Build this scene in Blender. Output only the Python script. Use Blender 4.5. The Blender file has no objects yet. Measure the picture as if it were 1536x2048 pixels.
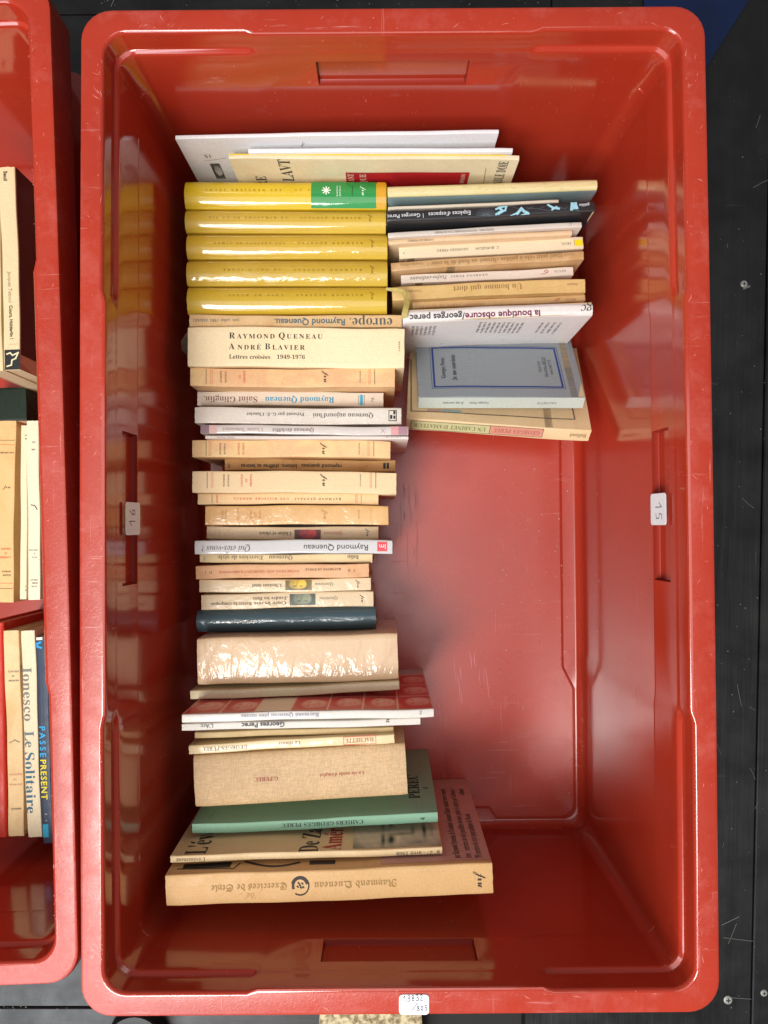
import bpy, bmesh, math, random, unicodedata
from mathutils import Vector, Matrix

# ------------------------------------------------------------------ camera, world, light, exposure
SC = bpy.context.scene
COL = SC.collection
FPX = 1537.0                       # focal length in photograph pixels (26 mm equivalent)
CAM = Vector((0.0, 0.0, 0.893))
TILT = math.radians(1.05)
cam_data = bpy.data.cameras.new('camera')
cam_data.sensor_fit = 'VERTICAL'
cam_data.sensor_height = 36.0
cam_data.lens = FPX / 2048.0 * 36.0
cam_data.clip_start = 0.01
cam_data.clip_end = 100.0
cam = bpy.data.objects.new('camera', cam_data)
COL.objects.link(cam)
cam.location = CAM
cam.rotation_euler = (TILT, 0, 0)
SC.camera = cam

world = bpy.data.worlds.new('World')
SC.world = world
world.use_nodes = True
wb = world.node_tree.nodes['Background']
wb.inputs[0].default_value = (0.93, 0.96, 1.0, 1)
wb.inputs[1].default_value = 0.20

def area(name, direction, dist, sx, sy, watts, col):
    d = Vector(direction).normalized()
    l = bpy.data.lights.new(name, 'AREA')
    l.shape = 'RECTANGLE'; l.size = sx; l.size_y = sy
    l.energy = watts; l.color = col
    o = bpy.data.objects.new(name, l)
    COL.objects.link(o)
    o.location = d * dist
    o.rotation_euler = d.to_track_quat('Z', 'Y').to_euler()
    return o
# daylight in the open market hall: roof lights overhead split by a beam, and the open side at the lower left of the picture
def overhead(name, x0, x1, y0, y1, z, radiance, col):
    o = area(name, (0, 0, 1), z, x1 - x0, y1 - y0, radiance * math.pi * (x1 - x0) * (y1 - y0), col)
    o.location = ((x0 + x1) / 2, (y0 + y1) / 2, z)
    o.rotation_euler = (0, 0, 0)
overhead('roof_light', -1.70, 0.545, -0.80, 0.55, 3.0, 2.2, (1.0, 0.965, 0.95))
overhead('roof_light', 0.625, 0.80, -0.80, 0.55, 3.0, 2.2, (1.0, 0.965, 0.95))
area('daylight_high', (-0.26, -0.37, 1.0), 3.0, 0.80, 0.80, 58.0, (1.0, 0.97, 0.93))
area('daylight_open_side', (-0.66, -1.02, 1.0), 3.0, 1.5, 1.3, 44.0, (0.89, 0.945, 1.0))

SC.view_settings.view_transform = 'Standard'
SC.view_settings.look = 'None'
SC.view_settings.exposure = 0.12
SC.view_settings.gamma = 1.0
SC.view_settings.use_curve_mapping = False

# ------------------------------------------------------------------ helpers
R = random.Random(7)
CR = Matrix.Rotation(TILT, 3, 'X')

def ray(u, v):
    return (CR @ Vector(((u - 768) / FPX, (1024 - v) / FPX, -1.0)))

def P(u, v, z):
    d = ray(u, v)
    return CAM + d * ((z - CAM.z) / d.z)

def lin(c):
    r = []
    for x in c:
        x = x / 255.0
        r.append(x / 12.92 if x <= 0.04045 else ((x + 0.055) / 1.055) ** 2.4)
    return (r[0], r[1], r[2], 1.0)

def tag(o, label=None, cat=None, group=None, kind=None):
    if label: o['label'] = label
    if cat: o['category'] = cat
    if group: o['group'] = group
    if kind: o['kind'] = kind
    return o

def empty(name, mtx):
    o = bpy.data.objects.new(name, None)
    o.empty_display_size = 0.02
    COL.objects.link(o)
    o.matrix_world = mtx
    return o

def mesh_obj(name, verts, faces, mats, parent=None, smooth=False, fm=None, angle=None):
    me = bpy.data.meshes.new(name)
    me.from_pydata([tuple(v) for v in verts], [], faces)
    for m in (mats if isinstance(mats, list) else [mats]):
        me.materials.append(m)
    if fm:
        me.polygons.foreach_set('material_index', fm)
    if smooth:
        me.polygons.foreach_set('use_smooth', [True] * len(me.polygons))
        if angle:
            me.set_sharp_from_angle(angle=math.radians(angle))
    me.update()
    o = bpy.data.objects.new(name, me)
    COL.objects.link(o)
    if parent:
        o.parent = parent
    return o

class NT:
    def __init__(s, name):
        s.m = bpy.data.materials.new(name); s.m.use_nodes = True
        s.t = s.m.node_tree; s.n = s.t.nodes
        s.b = s.n['Principled BSDF']
        s.tc = s.n.new('ShaderNodeTexCoord')
    def link(s, a, b): s.t.links.new(a, b)
    def mapping(s, scale=(1, 1, 1), src='Object', rot=(0, 0, 0), loc=(0, 0, 0)):
        mp = s.n.new('ShaderNodeMapping')
        mp.inputs['Scale'].default_value = scale
        mp.inputs['Rotation'].default_value = rot
        mp.inputs['Location'].default_value = loc
        s.link(s.tc.outputs[src], mp.inputs['Vector'])
        return mp.outputs[0]
    def noise(s, vec, scale, detail=3, rough=0.55, dist=0.0):
        n = s.n.new('ShaderNodeTexNoise')
        n.inputs['Scale'].default_value = scale
        n.inputs['Detail'].default_value = detail
        n.inputs['Roughness'].default_value = rough
        n.inputs['Distortion'].default_value = dist
        s.link(vec, n.inputs['Vector'])
        return n.outputs[0]
    def ramp(s, fac, stops):
        r = s.n.new('ShaderNodeValToRGB')
        e = r.color_ramp.elements
        while len(e) < len(stops): e.new(0.5)
        for i, (p, c) in enumerate(stops):
            e[i].position = p
            e[i].color = c if len(c) == 4 else (*c, 1)
        s.link(fac, r.inputs[0])
        return r.outputs[0]
    def maprange(s, fac, a, b, c, d):
        r = s.n.new('ShaderNodeMapRange')
        for i, x in zip((1, 2, 3, 4), (a, b, c, d)): r.inputs[i].default_value = x
        s.link(fac, r.inputs[0])
        return r.outputs[0]
    def mix(s, fac, a, b, mode='MIX'):
        m = s.n.new('ShaderNodeMix'); m.data_type = 'RGBA'; m.blend_type = mode
        for x, i in ((fac, 0), (a, 6), (b, 7)):
            if hasattr(x, 'is_linked'): s.link(x, m.inputs[i])
            else: m.inputs[i].default_value = x
        return m.outputs[2]
    def math(s, op, a, b=0.0):
        m = s.n.new('ShaderNodeMath'); m.operation = op
        for x, i in ((a, 0), (b, 1)):
            if hasattr(x, 'is_linked'): s.link(x, m.inputs[i])
            else: m.inputs[i].default_value = x
        return m.outputs[0]
    def bump(s, h, strength, dist=0.001, normal=None):
        b = s.n.new('ShaderNodeBump')
        b.inputs['Strength'].default_value = strength
        b.inputs['Distance'].default_value = dist
        s.link(h, b.inputs['Height'])
        if normal is not None: s.link(normal, b.inputs['Normal'])
        return b.outputs[0]
    def set(s, key, val):
        if hasattr(val, 'is_linked'): s.link(val, s.b.inputs[key])
        else: s.b.inputs[key].default_value = val

MC = {}
def paper(c, stain=0.25, rough=0.5, stain_col=None, spec=0.22, key=None):
    """printed card or paper, aged: fibre grain and blotches"""
    k = ('paper', c, stain, rough, stain_col, spec)
    if k in MC: return MC[k]
    t = NT('card_%d_%d_%d' % c)
    base = lin(c)
    sc = lin(stain_col) if stain_col else (base[0] * 0.80, base[1] * 0.68, base[2] * 0.52, 1)
    info = t.n.new('ShaderNodeObjectInfo')
    add = t.n.new('ShaderNodeVectorMath'); add.operation = 'ADD'
    t.link(t.tc.outputs['Object'], add.inputs[0]); t.link(info.outputs['Random'], add.inputs[1])
    v = add.outputs[0]
    f1 = t.maprange(t.noise(v, 34, 5, 0.62, 0.6), 0.42, 0.72, 0.0, stain * 2.2)
    col = t.mix(f1, base, sc)
    f2 = t.maprange(t.noise(v, 900, 2), 0.3, 0.7, 0.90, 1.06)
    col = t.mix(1.0, col, f2, 'MULTIPLY')
    # creases along the spine, and rubbed edges
    mp = t.n.new('ShaderNodeMapping'); mp.inputs['Scale'].default_value = (5, 420, 30); t.link(v, mp.inputs['Vector'])
    cr = t.noise(mp.outputs[0], 1.0, 3, 0.6)
    sn = t.n.new('ShaderNodeSeparateXYZ'); t.link(t.tc.outputs['Normal'], sn.inputs[0])
    crease = t.math('MULTIPLY', t.maprange(cr, 0.64, 0.74, 0.0, 0.32), t.maprange(sn.outputs[2], 0.6, 0.9, 0.0, 1.0))
    col = t.mix(crease, col, (base[0] * .62, base[1] * .56, base[2] * .46, 1))
    geo = t.n.new('ShaderNodeNewGeometry')
    edge = t.math('MULTIPLY', t.maprange(geo.outputs['Pointiness'], 0.54, 0.66, 0.0, 1.0), t.maprange(t.noise(v, 160, 4, .7), 0.42, 0.62, 0.0, 0.75))
    col = t.mix(edge, col, tuple(min(.85, x * 1.25 + .08) for x in base[:3]) + (1,))
    t.set('Base Color', col)
    t.set('Roughness', t.maprange(t.noise(v, 60, 3), 0.3, 0.7, rough - 0.1, rough + 0.12))
    t.set('Specular IOR Level', spec)
    t.set('Normal', t.bump(cr, 0.25, 0.0006, t.bump(t.noise(v, 500, 3), 0.25, 0.0004)))
    MC[k] = t.m
    return t.m

def wrapped(c, wave=0.25, wscale=40, crough=0.06, stain=0.15, coat=1.0, fine=0.0, stretch=(1, 1, 1)):
    """card or cloth under a clear plastic jacket"""
    k = ('wrap', c, wave, wscale, crough, stain, coat, fine, stretch)
    if k in MC: return MC[k]
    t = NT('plastic_jacket_%d_%d_%d' % c)
    base = lin(c)
    info = t.n.new('ShaderNodeObjectInfo')
    add = t.n.new('ShaderNodeVectorMath'); add.operation = 'ADD'
    t.link(t.tc.outputs['Object'], add.inputs[0]); t.link(info.outputs['Random'], add.inputs[1])
    v = add.outputs[0]
    f1 = t.maprange(t.noise(v, 30, 4), 0.4, 0.75, 0.0, stain * 2)
    col = t.mix(f1, base, (base[0] * 0.72, base[1] * 0.62, base[2] * 0.4, 1))
    weave = t.maprange(t.noise(v, 1400, 2), 0.3, 0.7, 0.86, 1.08)
    t.set('Base Color', t.mix(1.0, col, weave, 'MULTIPLY'))
    t.set('Roughness', 0.6)
    t.set('Coat Weight', coat)
    t.set('Coat Roughness', crough)
    t.set('Coat IOR', 1.5)
    mp = t.n.new('ShaderNodeMapping'); mp.inputs['Scale'].default_value = stretch
    t.link(v, mp.inputs['Vector'])
    n1 = t.bump(t.noise(mp.outputs[0], wscale, 3, 0.5, 0.8), wave, 0.010)
    if fine:
        n1 = t.bump(t.noise(mp.outputs[0], wscale * 4.5, 3, 0.6, 1.2), fine, 0.004, n1)
    t.link(n1, t.b.inputs['Coat Normal'])
    MC[k] = t.m
    return t.m

def ink(c, rough=0.55):
    k = ('ink', c, rough)
    if k in MC: return MC[k]
    t = NT('ink_%d_%d_%d' % c)
    base = lin(c)
    f = t.maprange(t.noise(t.tc.outputs['Object'], 700, 2), 0.3, 0.75, 0.0, 0.35)
    t.set('Base Color', t.mix(f, base, tuple(min(1, x * 1.5 + 0.03) for x in base[:3]) + (1,)))
    t.set('Roughness', rough)
    t.set('Specular IOR Level', 0.3)
    MC[k] = t.m
    return t.m

def cloth(c):
    k = ('cloth', c)
    if k in MC: return MC[k]
    t = NT('book_cloth_%d_%d_%d' % c)
    base = lin(c)
    a = t.noise(t.mapping((2400, 200, 200)), 1.0, 2)
    b = t.noise(t.mapping((200, 2400, 200)), 1.0, 2)
    w = t.math('ADD', a, b)
    f = t.maprange(w, 0.7, 1.3, 0.72, 1.22)
    st = t.maprange(t.noise(t.tc.outputs['Object'], 18, 3), 0.35, 0.7, 0.88, 1.05)
    t.set('Base Color', t.mix(1.0, t.mix(1.0, base, f, 'MULTIPLY'), st, 'MULTIPLY'))
    t.set('Roughness', 0.55)
    t.set('Normal', t.bump(w, 0.4, 0.0006))
    MC[k] = t.m
    return t.m

def page_mat(c=(214, 190, 150)):
    k = ('pages', c)
    if k in MC: return MC[k]
    t = NT('page_edges_%d_%d_%d' % c)
    base = lin(c)
    f = t.maprange(t.noise(t.mapping((30, 3500, 30)), 1.0, 2), 0.3, 0.7, 0.72, 1.05)
    t.set('Base Color', t.mix(1.0, base, f, 'MULTIPLY'))
    t.set('Roughness', 0.8)
    MC[k] = t.m
    return t.m

def picture_mat():
    if 'pic' in MC: return MC['pic']
    t = NT('printed_photograph')
    a = t.n.new('ShaderNodeVertexColor'); a.layer_name = 'print'
    g = t.maprange(t.noise(t.tc.outputs['Object'], 1500, 2), 0.3, 0.7, 0.88, 1.1)
    t.set('Base Color', t.mix(1.0, a.outputs[0], g, 'MULTIPLY'))
    t.set('Roughness', 0.4)
    MC['pic'] = t.m
    return t.m

def red_plastic(rim=False):
    k = ('red', rim)
    if k in MC: return MC[k]
    t = NT('red_plastic_rim' if rim else 'red_plastic')
    o = t.tc.outputs['Object']
    base = (0.455, 0.038, 0.016, 1)
    big = t.maprange(t.noise(o, 7, 4, 0.6), 0.3, 0.7, 0.0, 1.0)
    col = t.mix(big, base, (0.385, 0.031, 0.014, 1))
    # pale scuffs: stretched noise cut hard
    s1 = t.maprange(t.noise(t.mapping((18, 260, 60), rot=(0, 0, 0.4)), 1.0, 4, 0.6), 0.63, 0.74, 0.0, 1.0)
    s2 = t.maprange(t.noise(t.mapping((300, 14, 80), rot=(0, 0, -0.08)), 1.0, 4, 0.6), 0.645, 0.75, 0.0, 1.0)
    patch = t.maprange(t.noise(o, 9, 2), 0.47, 0.66, 0.0, 1.0)
    sc = t.math('MULTIPLY', t.math('MAXIMUM', s1, s2), patch)
    spk = t.maprange(t.noise(o, 420, 2), 0.72, 0.80, 0.0, 0.5)
    sc = t.math('MAXIMUM', sc, t.math('MULTIPLY', spk, patch))
    col = t.mix(t.math('MULTIPLY', sc, 0.70 if rim else 0.24), col, (0.70, 0.34, 0.30, 1))
    if rim:
        worn = t.maprange(t.noise(o, 28, 5, 0.7), 0.50, 0.68, 0.0, 0.40)
        col = t.mix(worn, col, (0.56, 0.12, 0.095, 1))
        t.set('Roughness', t.maprange(t.noise(o, 60, 4), 0.3, 0.7, 0.24, 0.40))
        n = t.bump(t.noise(o, 300, 4, 0.65, 1.5), 0.16, 0.0010)
        n = t.bump(sc, 0.3, 0.0005, n)
    else:
        sep = t.n.new('ShaderNodeSeparateXYZ'); t.link(o, sep.inputs[0])
        low = t.maprange(sep.outputs[2], 0.018, 0.030, 0.13, 0.0)      # the floor is scoured dull by the books
        ro = t.math('ADD', t.maprange(t.noise(o, 14, 4), 0.3, 0.7, 0.09, 0.18), t.math('MULTIPLY', sc, 0.3))
        t.set('Roughness', t.math('ADD', ro, low))
        grime = t.maprange(t.noise(o, 5, 5, 0.7), 0.45, 0.75, 0.0, 0.35)
        col = t.mix(grime, col, (0.32, 0.045, 0.022, 1))
        dusty = t.maprange(t.noise(o, 330, 3, 0.6), 0.66, 0.78, 0.0, 0.35)
        col = t.mix(dusty, col, (0.55, 0.20, 0.17, 1))
        n = t.bump(t.noise(o, 9, 2, 0.4, 0.3), 0.05, 0.006)
        n = t.bump(sc, 0.12, 0.0004, n)
    t.set('Base Color', col)
    t.set('Normal', n)
    t.set('Specular IOR Level', 0.5 if rim else 0.75)
    MC[k] = t.m
    return t.m

def thin_plastic():
    t = NT('thin_red_plastic')
    t.set('Base Color', (0.50, 0.045, 0.025, 1)); t.set('Roughness', 0.3)
    tr = t.n.new('ShaderNodeBsdfTranslucent'); tr.inputs['Color'].default_value = (0.80, 0.10, 0.07, 1)
    mx = t.n.new('ShaderNodeMixShader'); mx.inputs[0].default_value = 0.45
    t.link(t.b.outputs[0], mx.inputs[1]); t.link(tr.outputs[0], mx.inputs[2])
    t.link(mx.outputs[0], t.n['Material Output'].inputs['Surface'])
    return t.m

# ------------------------------------------------------------------ lettering
# sans is Blender's built-in font; its mathematical letters serve as the serif, italic, blackletter and script printing
PUN = " .,-'/?!:°+"
LOW = 'abcdefghijklmnopqrstuvwxyz'
UPP = 'ABCDEFGHIJKLMNOPQRSTUVWXYZ'
STY = {'sans': (None, 0.0, UPP + LOW + '0123456789'), 'sansb': (None, 0.022, UPP + LOW + '0123456789'),
       'serif': ((0x1D400, 0x1D41A, 0x1D7CE), -0.005, UPP.replace('K', '').replace('Y', 'Y') + LOW.replace('k', '').replace('w', '') + '1246789'),
       'ital': ((0x1D434, 0x1D44E, None), 0.0, 'QuietsvolnfradgcC'), 'frak': ((0x1D56C, 0x1D586, None), 0.0, 'ExercisdStylRamonQu'),
       'script': ((0x1D4D0, 0x1D4EA, None), 0.0, 'nrf')}
def math_letter(st, ch):
    a = STY[st][0]
    if a is None: return ch
    if 'A' <= ch <= 'Z': return chr(a[0] + ord(ch) - 65)
    if 'a' <= ch <= 'z': return chr(a[1] + ord(ch) - 97)
    if '0' <= ch <= '9' and a[2]: return chr(a[2] + ord(ch) - 48)
    return ch
GL = {}
def load_letters():
    """one text object per style: each character (then the character and an H) on a line of its own"""
    SP = 4.0
    obs = []
    for st, (a, off, cs) in STY.items():
        chars = ''.join(dict.fromkeys(cs + PUN))
        cu = bpy.data.curves.new('letters', 'FONT')
        cu.body = '\n'.join([math_letter(st, c) for c in chars] + [math_letter(st, c) + 'H' for c in chars])
        cu.offset = off; cu.resolution_u = 2; cu.size = 1.0; cu.space_line = SP
        o = bpy.data.objects.new('letters', cu); COL.objects.link(o)
        obs.append((st, o, chars))
    bpy.context.view_layer.update()
    dg = bpy.context.evaluated_depsgraph_get()
    hs = None
    for st, o, chars in obs:
        n = len(chars)
        ev = o.evaluated_get(dg); me = ev.to_mesh()
        co = [(v.co.x, v.co.y) for v in me.vertices]
        idx = [int(round((-y + 0.25) / SP)) for x, y in co]
        right, vmap = {}, {}
        for i, (x, y) in enumerate(co):
            k = idx[i]
            if k < n:
                g = GL.setdefault((st, chars[k]), [[], [], 0.3])
                vmap[i] = len(g[0]); g[0].append((x, y + k * SP))
            else: right[k - n] = max(right.get(k - n, -9), x)
        for p in me.polygons:
            k = idx[p.vertices[0]]
            if k < n: GL[(st, chars[k])][1].append(tuple(vmap[q] for q in p.vertices))
        ev.to_mesh_clear()
        if hs is None: hs = max(x for x, y in GL[('sans', 'H')][0])
        for k, c in enumerate(chars):
            GL.setdefault((st, c), [[], [], 0.3])[2] = max(.1, right.get(k, 1.0) - hs - STY[st][1])
    for st, o, chars in obs:
        cu = o.data
        bpy.data.objects.remove(o); bpy.data.curves.remove(cu)
    for k in [k for k in GL if k[0] == 'serif']: GL[('serifb', k[1])] = GL[k]
load_letters()
CAP = {st: max(y for x, y in GL[(st, c)][0]) for st, c in (('sans', 'H'), ('sansb', 'H'), ('serif', 'H'), ('serifb', 'H'), ('ital', 'Q'), ('frak', 'S'), ('script', 'f'))}

def layout(s, st, width, cap):
    """text as flat triangles: x from 0 to width, y from 0 to cap"""
    k = cap / CAP[st]
    items = []; x = 0.0
    for ch in s:
        dec = unicodedata.normalize('NFD', ch)
        b = dec[0]
        if (st, b) not in GL: b = ' '
        g = GL[(st, b)]
        items.append((x, g, dec[1:] if len(dec) > 1 else '', b))
        x += g[2]
    nat = x * k
    if nat > 0 and any(c.islower() for c in s):       # lower case keeps its natural proportions
        cap = max(cap * .85, min(cap * 1.45, cap * width / nat)); k = cap / CAP[st]; nat = x * k
    extra = 0.0; sx = k
    if len(s) > 1 and nat > 0:
        if width > nat * 1.12 and not any(c.islower() for c in s):
            sx = k * 1.06
            extra = (width - nat * 1.06) / (len(s) - 1)
        else:
            sx = k * width / nat
    vs, fs = [], []
    for i, (px, g, acc, b) in enumerate(items):
        ox = px * sx + i * extra
        n0 = len(vs)
        for (a, c) in g[0]: vs.append((ox + a * sx, c * k))
        for f in g[1]: fs.append(tuple(n0 + q for q in f))
        if acc and g[0]:
            cx = ox + (min(a for a, c in g[0]) + max(a for a, c in g[0])) / 2 * sx
            ty = max(c for a, c in g[0]) * k + 0.06 * k
            w, h, th = 0.13 * sx, 0.17 * k, 0.045 * sx
            segs = {'\u0301': [(-w * .5, 0, w * .6, h)], '\u0300': [(-w * .6, h, w * .5, 0)],
                    '\u0302': [(-w, 0, 0, h), (0, h, w, 0)], '\u0308': [(-w, 0, -w, h * .5), (w, 0, w, h * .5)]}.get(acc[0], [])
            for (xa, ya, xb, yb) in segs:
                n0 = len(vs)
                vs += [(cx + xa - th, ty + ya), (cx + xa + th, ty + ya), (cx + xb + th, ty + yb), (cx + xb - th, ty + yb)]
                fs.append((n0, n0 + 1, n0 + 2, n0 + 3))
    return vs, fs, cap

DIG = {'1': [[(.1, .6), (.45, 1), (.45, 0)]], '3': [[(.05, .9), (.5, 1), (.55, .7), (.25, .55), (.6, .4), (.5, .05), (.05, .05)]],
       '8': [[(.5, .9), (.2, .95), (.15, .7), (.55, .35), (.45, .03), (.15, .08), (.2, .4), (.55, .75), (.5, .9)]],
       '2': [[(.08, .8), (.3, 1), (.52, .8), (.1, .05), (.65, .05)]], '0': [[(.3, 1), (.08, .5), (.3, 0), (.55, .5), (.3, 1)]],
       '5': [[(.6, 1), (.2, 1), (.15, .6), (.5, .55), (.5, .1), (.1, .05)]], '6': [[(.5, 1), (.15, .5), (.2, .05), (.5, .1), (.5, .45), (.18, .4)]],
       '-': [[(.0, .3), (.3, .35)]], '/': [[(0, 0), (.9, 1)]]}
def strokes(lines, th):
    vs, fs = [], []
    for ln in lines:
        for (a, b) in zip(ln, ln[1:]):
            d = Vector((b[0] - a[0], b[1] - a[1], 0))
            if d.length < 1e-9: continue
            d.normalize(); n = Vector((-d.y, d.x, 0)) * th / 2
            n0 = len(vs)
            vs += [(a[0] + n.x, a[1] + n.y), (a[0] - n.x, a[1] - n.y), (b[0] - n.x + d.x * th * .3, b[1] - n.y + d.y * th * .3), (b[0] + n.x + d.x * th * .3, b[1] + n.y + d.y * th * .3)]
            fs.append((n0, n0 + 1, n0 + 2, n0 + 3))
    return vs, fs
def scrawl(s, h, th):
    lines = []; x = 0
    for ch in s:
        for ln in DIG[ch]:
            lines.append([((x + a) * h * 0.9, b * h) for a, b in ln])
        x += .8 if ch != '-' else .4
    return strokes(lines, th)

# ------------------------------------------------------------------ the crate
ZR = 0.305            # height of the rim
FLOOR = 0.013         # height of the inner floor
HX, HY = 0.2424, 0.3862
def crate_mesh():
    sx = [0.063, 0.108, 0.116]
    sy = [0.063, 0.158, 0.168, 0.178, 0.203]
    K = 7
    def stations():
        st = []
        full = lambda a: [-q for q in reversed(a)] + list(a)
        for c in full(sy): st.append(('R', c))
        for i in range(K + 1): st.append(('TR', i / K))
        for c in reversed(full(sx)): st.append(('T', c))
        for i in range(K + 1): st.append(('TL', i / K))
        for c in reversed(full(sy)): st.append(('L', c))
        for i in range(K + 1): st.append(('BL', i / K))
        for c in full(sx): st.append(('B', c))
        for i in range(K + 1): st.append(('BR', i / K))
        return st
    ST = stations()
    def corner_zone(s, c, panel):
        if s in ('R', 'L'):
            a, b = (0.178, 0.203) if panel else (0.158, 0.168)
        else:
            a, b = (0.108, 0.116)
        return min(1.0, max(0.0, (abs(c) - a) / (b - a)))
    def loop(om, oc, z, r, panel=False):
        pts = []
        for s, c in ST:
            if len(s) == 1:
                o = om + (oc - om) * corner_zone(s, c, panel)
                # the plastic sags a touch along the long sides
                sag = 0.0012 * math.cos(c / HY * math.pi / 2) if (s in 'RL' and z > ZR - 0.06) else 0
                if s == 'R': pts.append((HX - o + sag, c, z))
                if s == 'L': pts.append((-HX + o - sag, c, z))
                if s == 'T': pts.append((c, HY - o, z))
                if s == 'B': pts.append((c, -HY + o, z))
            else:
                a0 = {'TR': 0, 'TL': 90, 'BL': 180, 'BR': 270}[s]
                qx = 1 if s in ('TR', 'BR') else -1
                qy = 1 if s in ('TR', 'TL') else -1
                a = math.radians(a0 + 90 * c)
                pts.append((qx * (HX - oc - r) + r * math.cos(a), qy * (HY - oc - r) + r * math.sin(a), z))
        return pts
    spec = [(.030, .030, 0.0, .020), (.022, .022, .006, .024), (.020, .020, .185, .024), (.008, .008, .187, .024), (.008, .008, .197, .024),
            (.019, .019, .199, .024), (.018, .018, ZR - .04, .022), (.002, .002, ZR - .04, .023), (0, 0, ZR - .037, .024),
            (0, 0, ZR - .0030, .024), (.0008, .0008, ZR - .0009, .0235), (.003, .003, ZR, .023),
            (.0178, .0158, ZR, .019), (.0200, .0176, ZR - .0009, .018), (.0212, .0188, ZR - .0032, .017),
            (.0216, .0192, ZR - .0170, .017), (.0218, .0198, ZR - .0195, .0168), (.0221, .0222, ZR - .0210, .016), (.0222, .0232, ZR - .0235, .015),
            (.0224, .0236, ZR - .033, .015), (.0228, .0240, ZR - .066, .015), (.0233, .0245, ZR - .0668, .015),
            (.0262, .0270, .024, .016), (.0285, .0290, .0155, .016), (.0325, .0325, .0115, .015), (.0345, .0345, .0105, .015)]
    panel = [(.0475, .0355, .0105, .016), (.0490, .0370, .0118, .016), (.0515, .0395, .0130, .016)]
    loops = [loop(*s) for s in spec] + [loop(*s, panel=True) for s in panel]
    n = len(ST)
    verts = [p for l in loops for p in l]
    faces, fm = [], []
    IH = 19
    holes = []
    for i in range(len(loops) - 1):
        for j in range(n):
            a, b = i * n + j, i * n + (j + 1) % n
            q = (a, b, b + n, a + n)
            s0, c0 = ST[j]; s1, c1 = ST[(j + 1) % n]
            if i == IH and s0 == s1 and len(s0) == 1 and abs(c0) < .064 and abs(c1) < .064:
                holes.append((s0, q)); continue
            faces.append(q)
            fm.append(1 if 8 <= i <= 11 else 0)
    for s, q in holes:
        d = {'R': (1, 0), 'L': (-1, 0), 'T': (0, 1), 'B': (0, -1)}[s]
        c = [sum(verts[k][t] for k in q) / 4 for t in range(3)]
        base = len(verts)
        for k in q:
            p = verts[k]
            f = 0.975 if s in 'TB' else 1.0
            g = 0.975 if s in 'RL' else 1.0
            dp = .016 if p[2] > c[2] else .005
            verts.append((c[0] + (p[0] - c[0]) * (f if d[0] == 0 else 1) + d[0] * dp, c[1] + (p[1] - c[1]) * (g if d[1] == 0 else 1) + d[1] * dp, c[2] + (p[2] - c[2]) * .88))
        for k in range(4):
            faces.append((q[k], q[(k + 1) % 4], base + (k + 1) % 4, base + k)); fm.append(2)
        faces.append((base, base + 1, base + 2, base + 3)); fm.append(2)
    faces.append(tuple((len(loops) - 1) * n + j for j in range(n))); fm.append(0)
    faces.append(tuple(reversed(range(n)))); fm.append(0)
    me = bpy.data.meshes.new('red_plastic_crate')
    me.from_pydata(verts, [], faces)
    me.materials.append(red_plastic()); me.materials.append(red_plastic(True)); me.materials.append(thin_plastic())
    me.polygons.foreach_set('material_index', fm)
    bm = bmesh.new(); bm.from_mesh(me)
    bmesh.ops.recalc_face_normals(bm, faces=bm.faces)
    bm.to_mesh(me); bm.free()
    me.polygons.foreach_set('use_smooth', [True] * len(me.polygons))
    me.set_sharp_from_angle(angle=math.radians(38))
    me.update()
    return me
CM = crate_mesh()
ROT = 0.0072
_c = [P(158, 12, ZR), P(1413, 8, ZR), P(1443, 2034, ZR), P(159, 2037, ZR)]
CC = sum(_c, Vector()) / 4
crate = bpy.data.objects.new('plastic_crate', CM); COL.objects.link(crate)
crate.modifiers.new('normals', 'WEIGHTED_NORMAL').keep_sharp = True
crate.location = (CC.x, CC.y, 0); crate.rotation_euler = (0, 0, ROT)
tag(crate, 'large red plastic crate in the middle, holding two columns of books', 'crate', 'red crates of books')
CMX = Matrix.Translation((CC.x, CC.y, 0)) @ Matrix.Rotation(ROT, 4, 'Z')
# neighbour: its right rim edge runs from (100,0) to (158,1965)
e0, e1 = P(100, 0, ZR), P(158.5, 1968, ZR)
ang = math.atan2(-(e0.x - e1.x), e0.y - e1.y)
crate2 = bpy.data.objects.new('plastic_crate', CM); COL.objects.link(crate2)
crate2.rotation_euler = (0, 0, ang)
crate2.modifiers.new('normals', 'WEIGHTED_NORMAL').keep_sharp = True
crate2.location = Vector((e1.x, e1.y, 0)) - Matrix.Rotation(ang, 3, 'Z') @ Vector((HX, -HY, 0))
tag(crate2, 'second red plastic crate at the left edge, cut off by the picture', 'crate', 'red crates of books')

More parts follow.
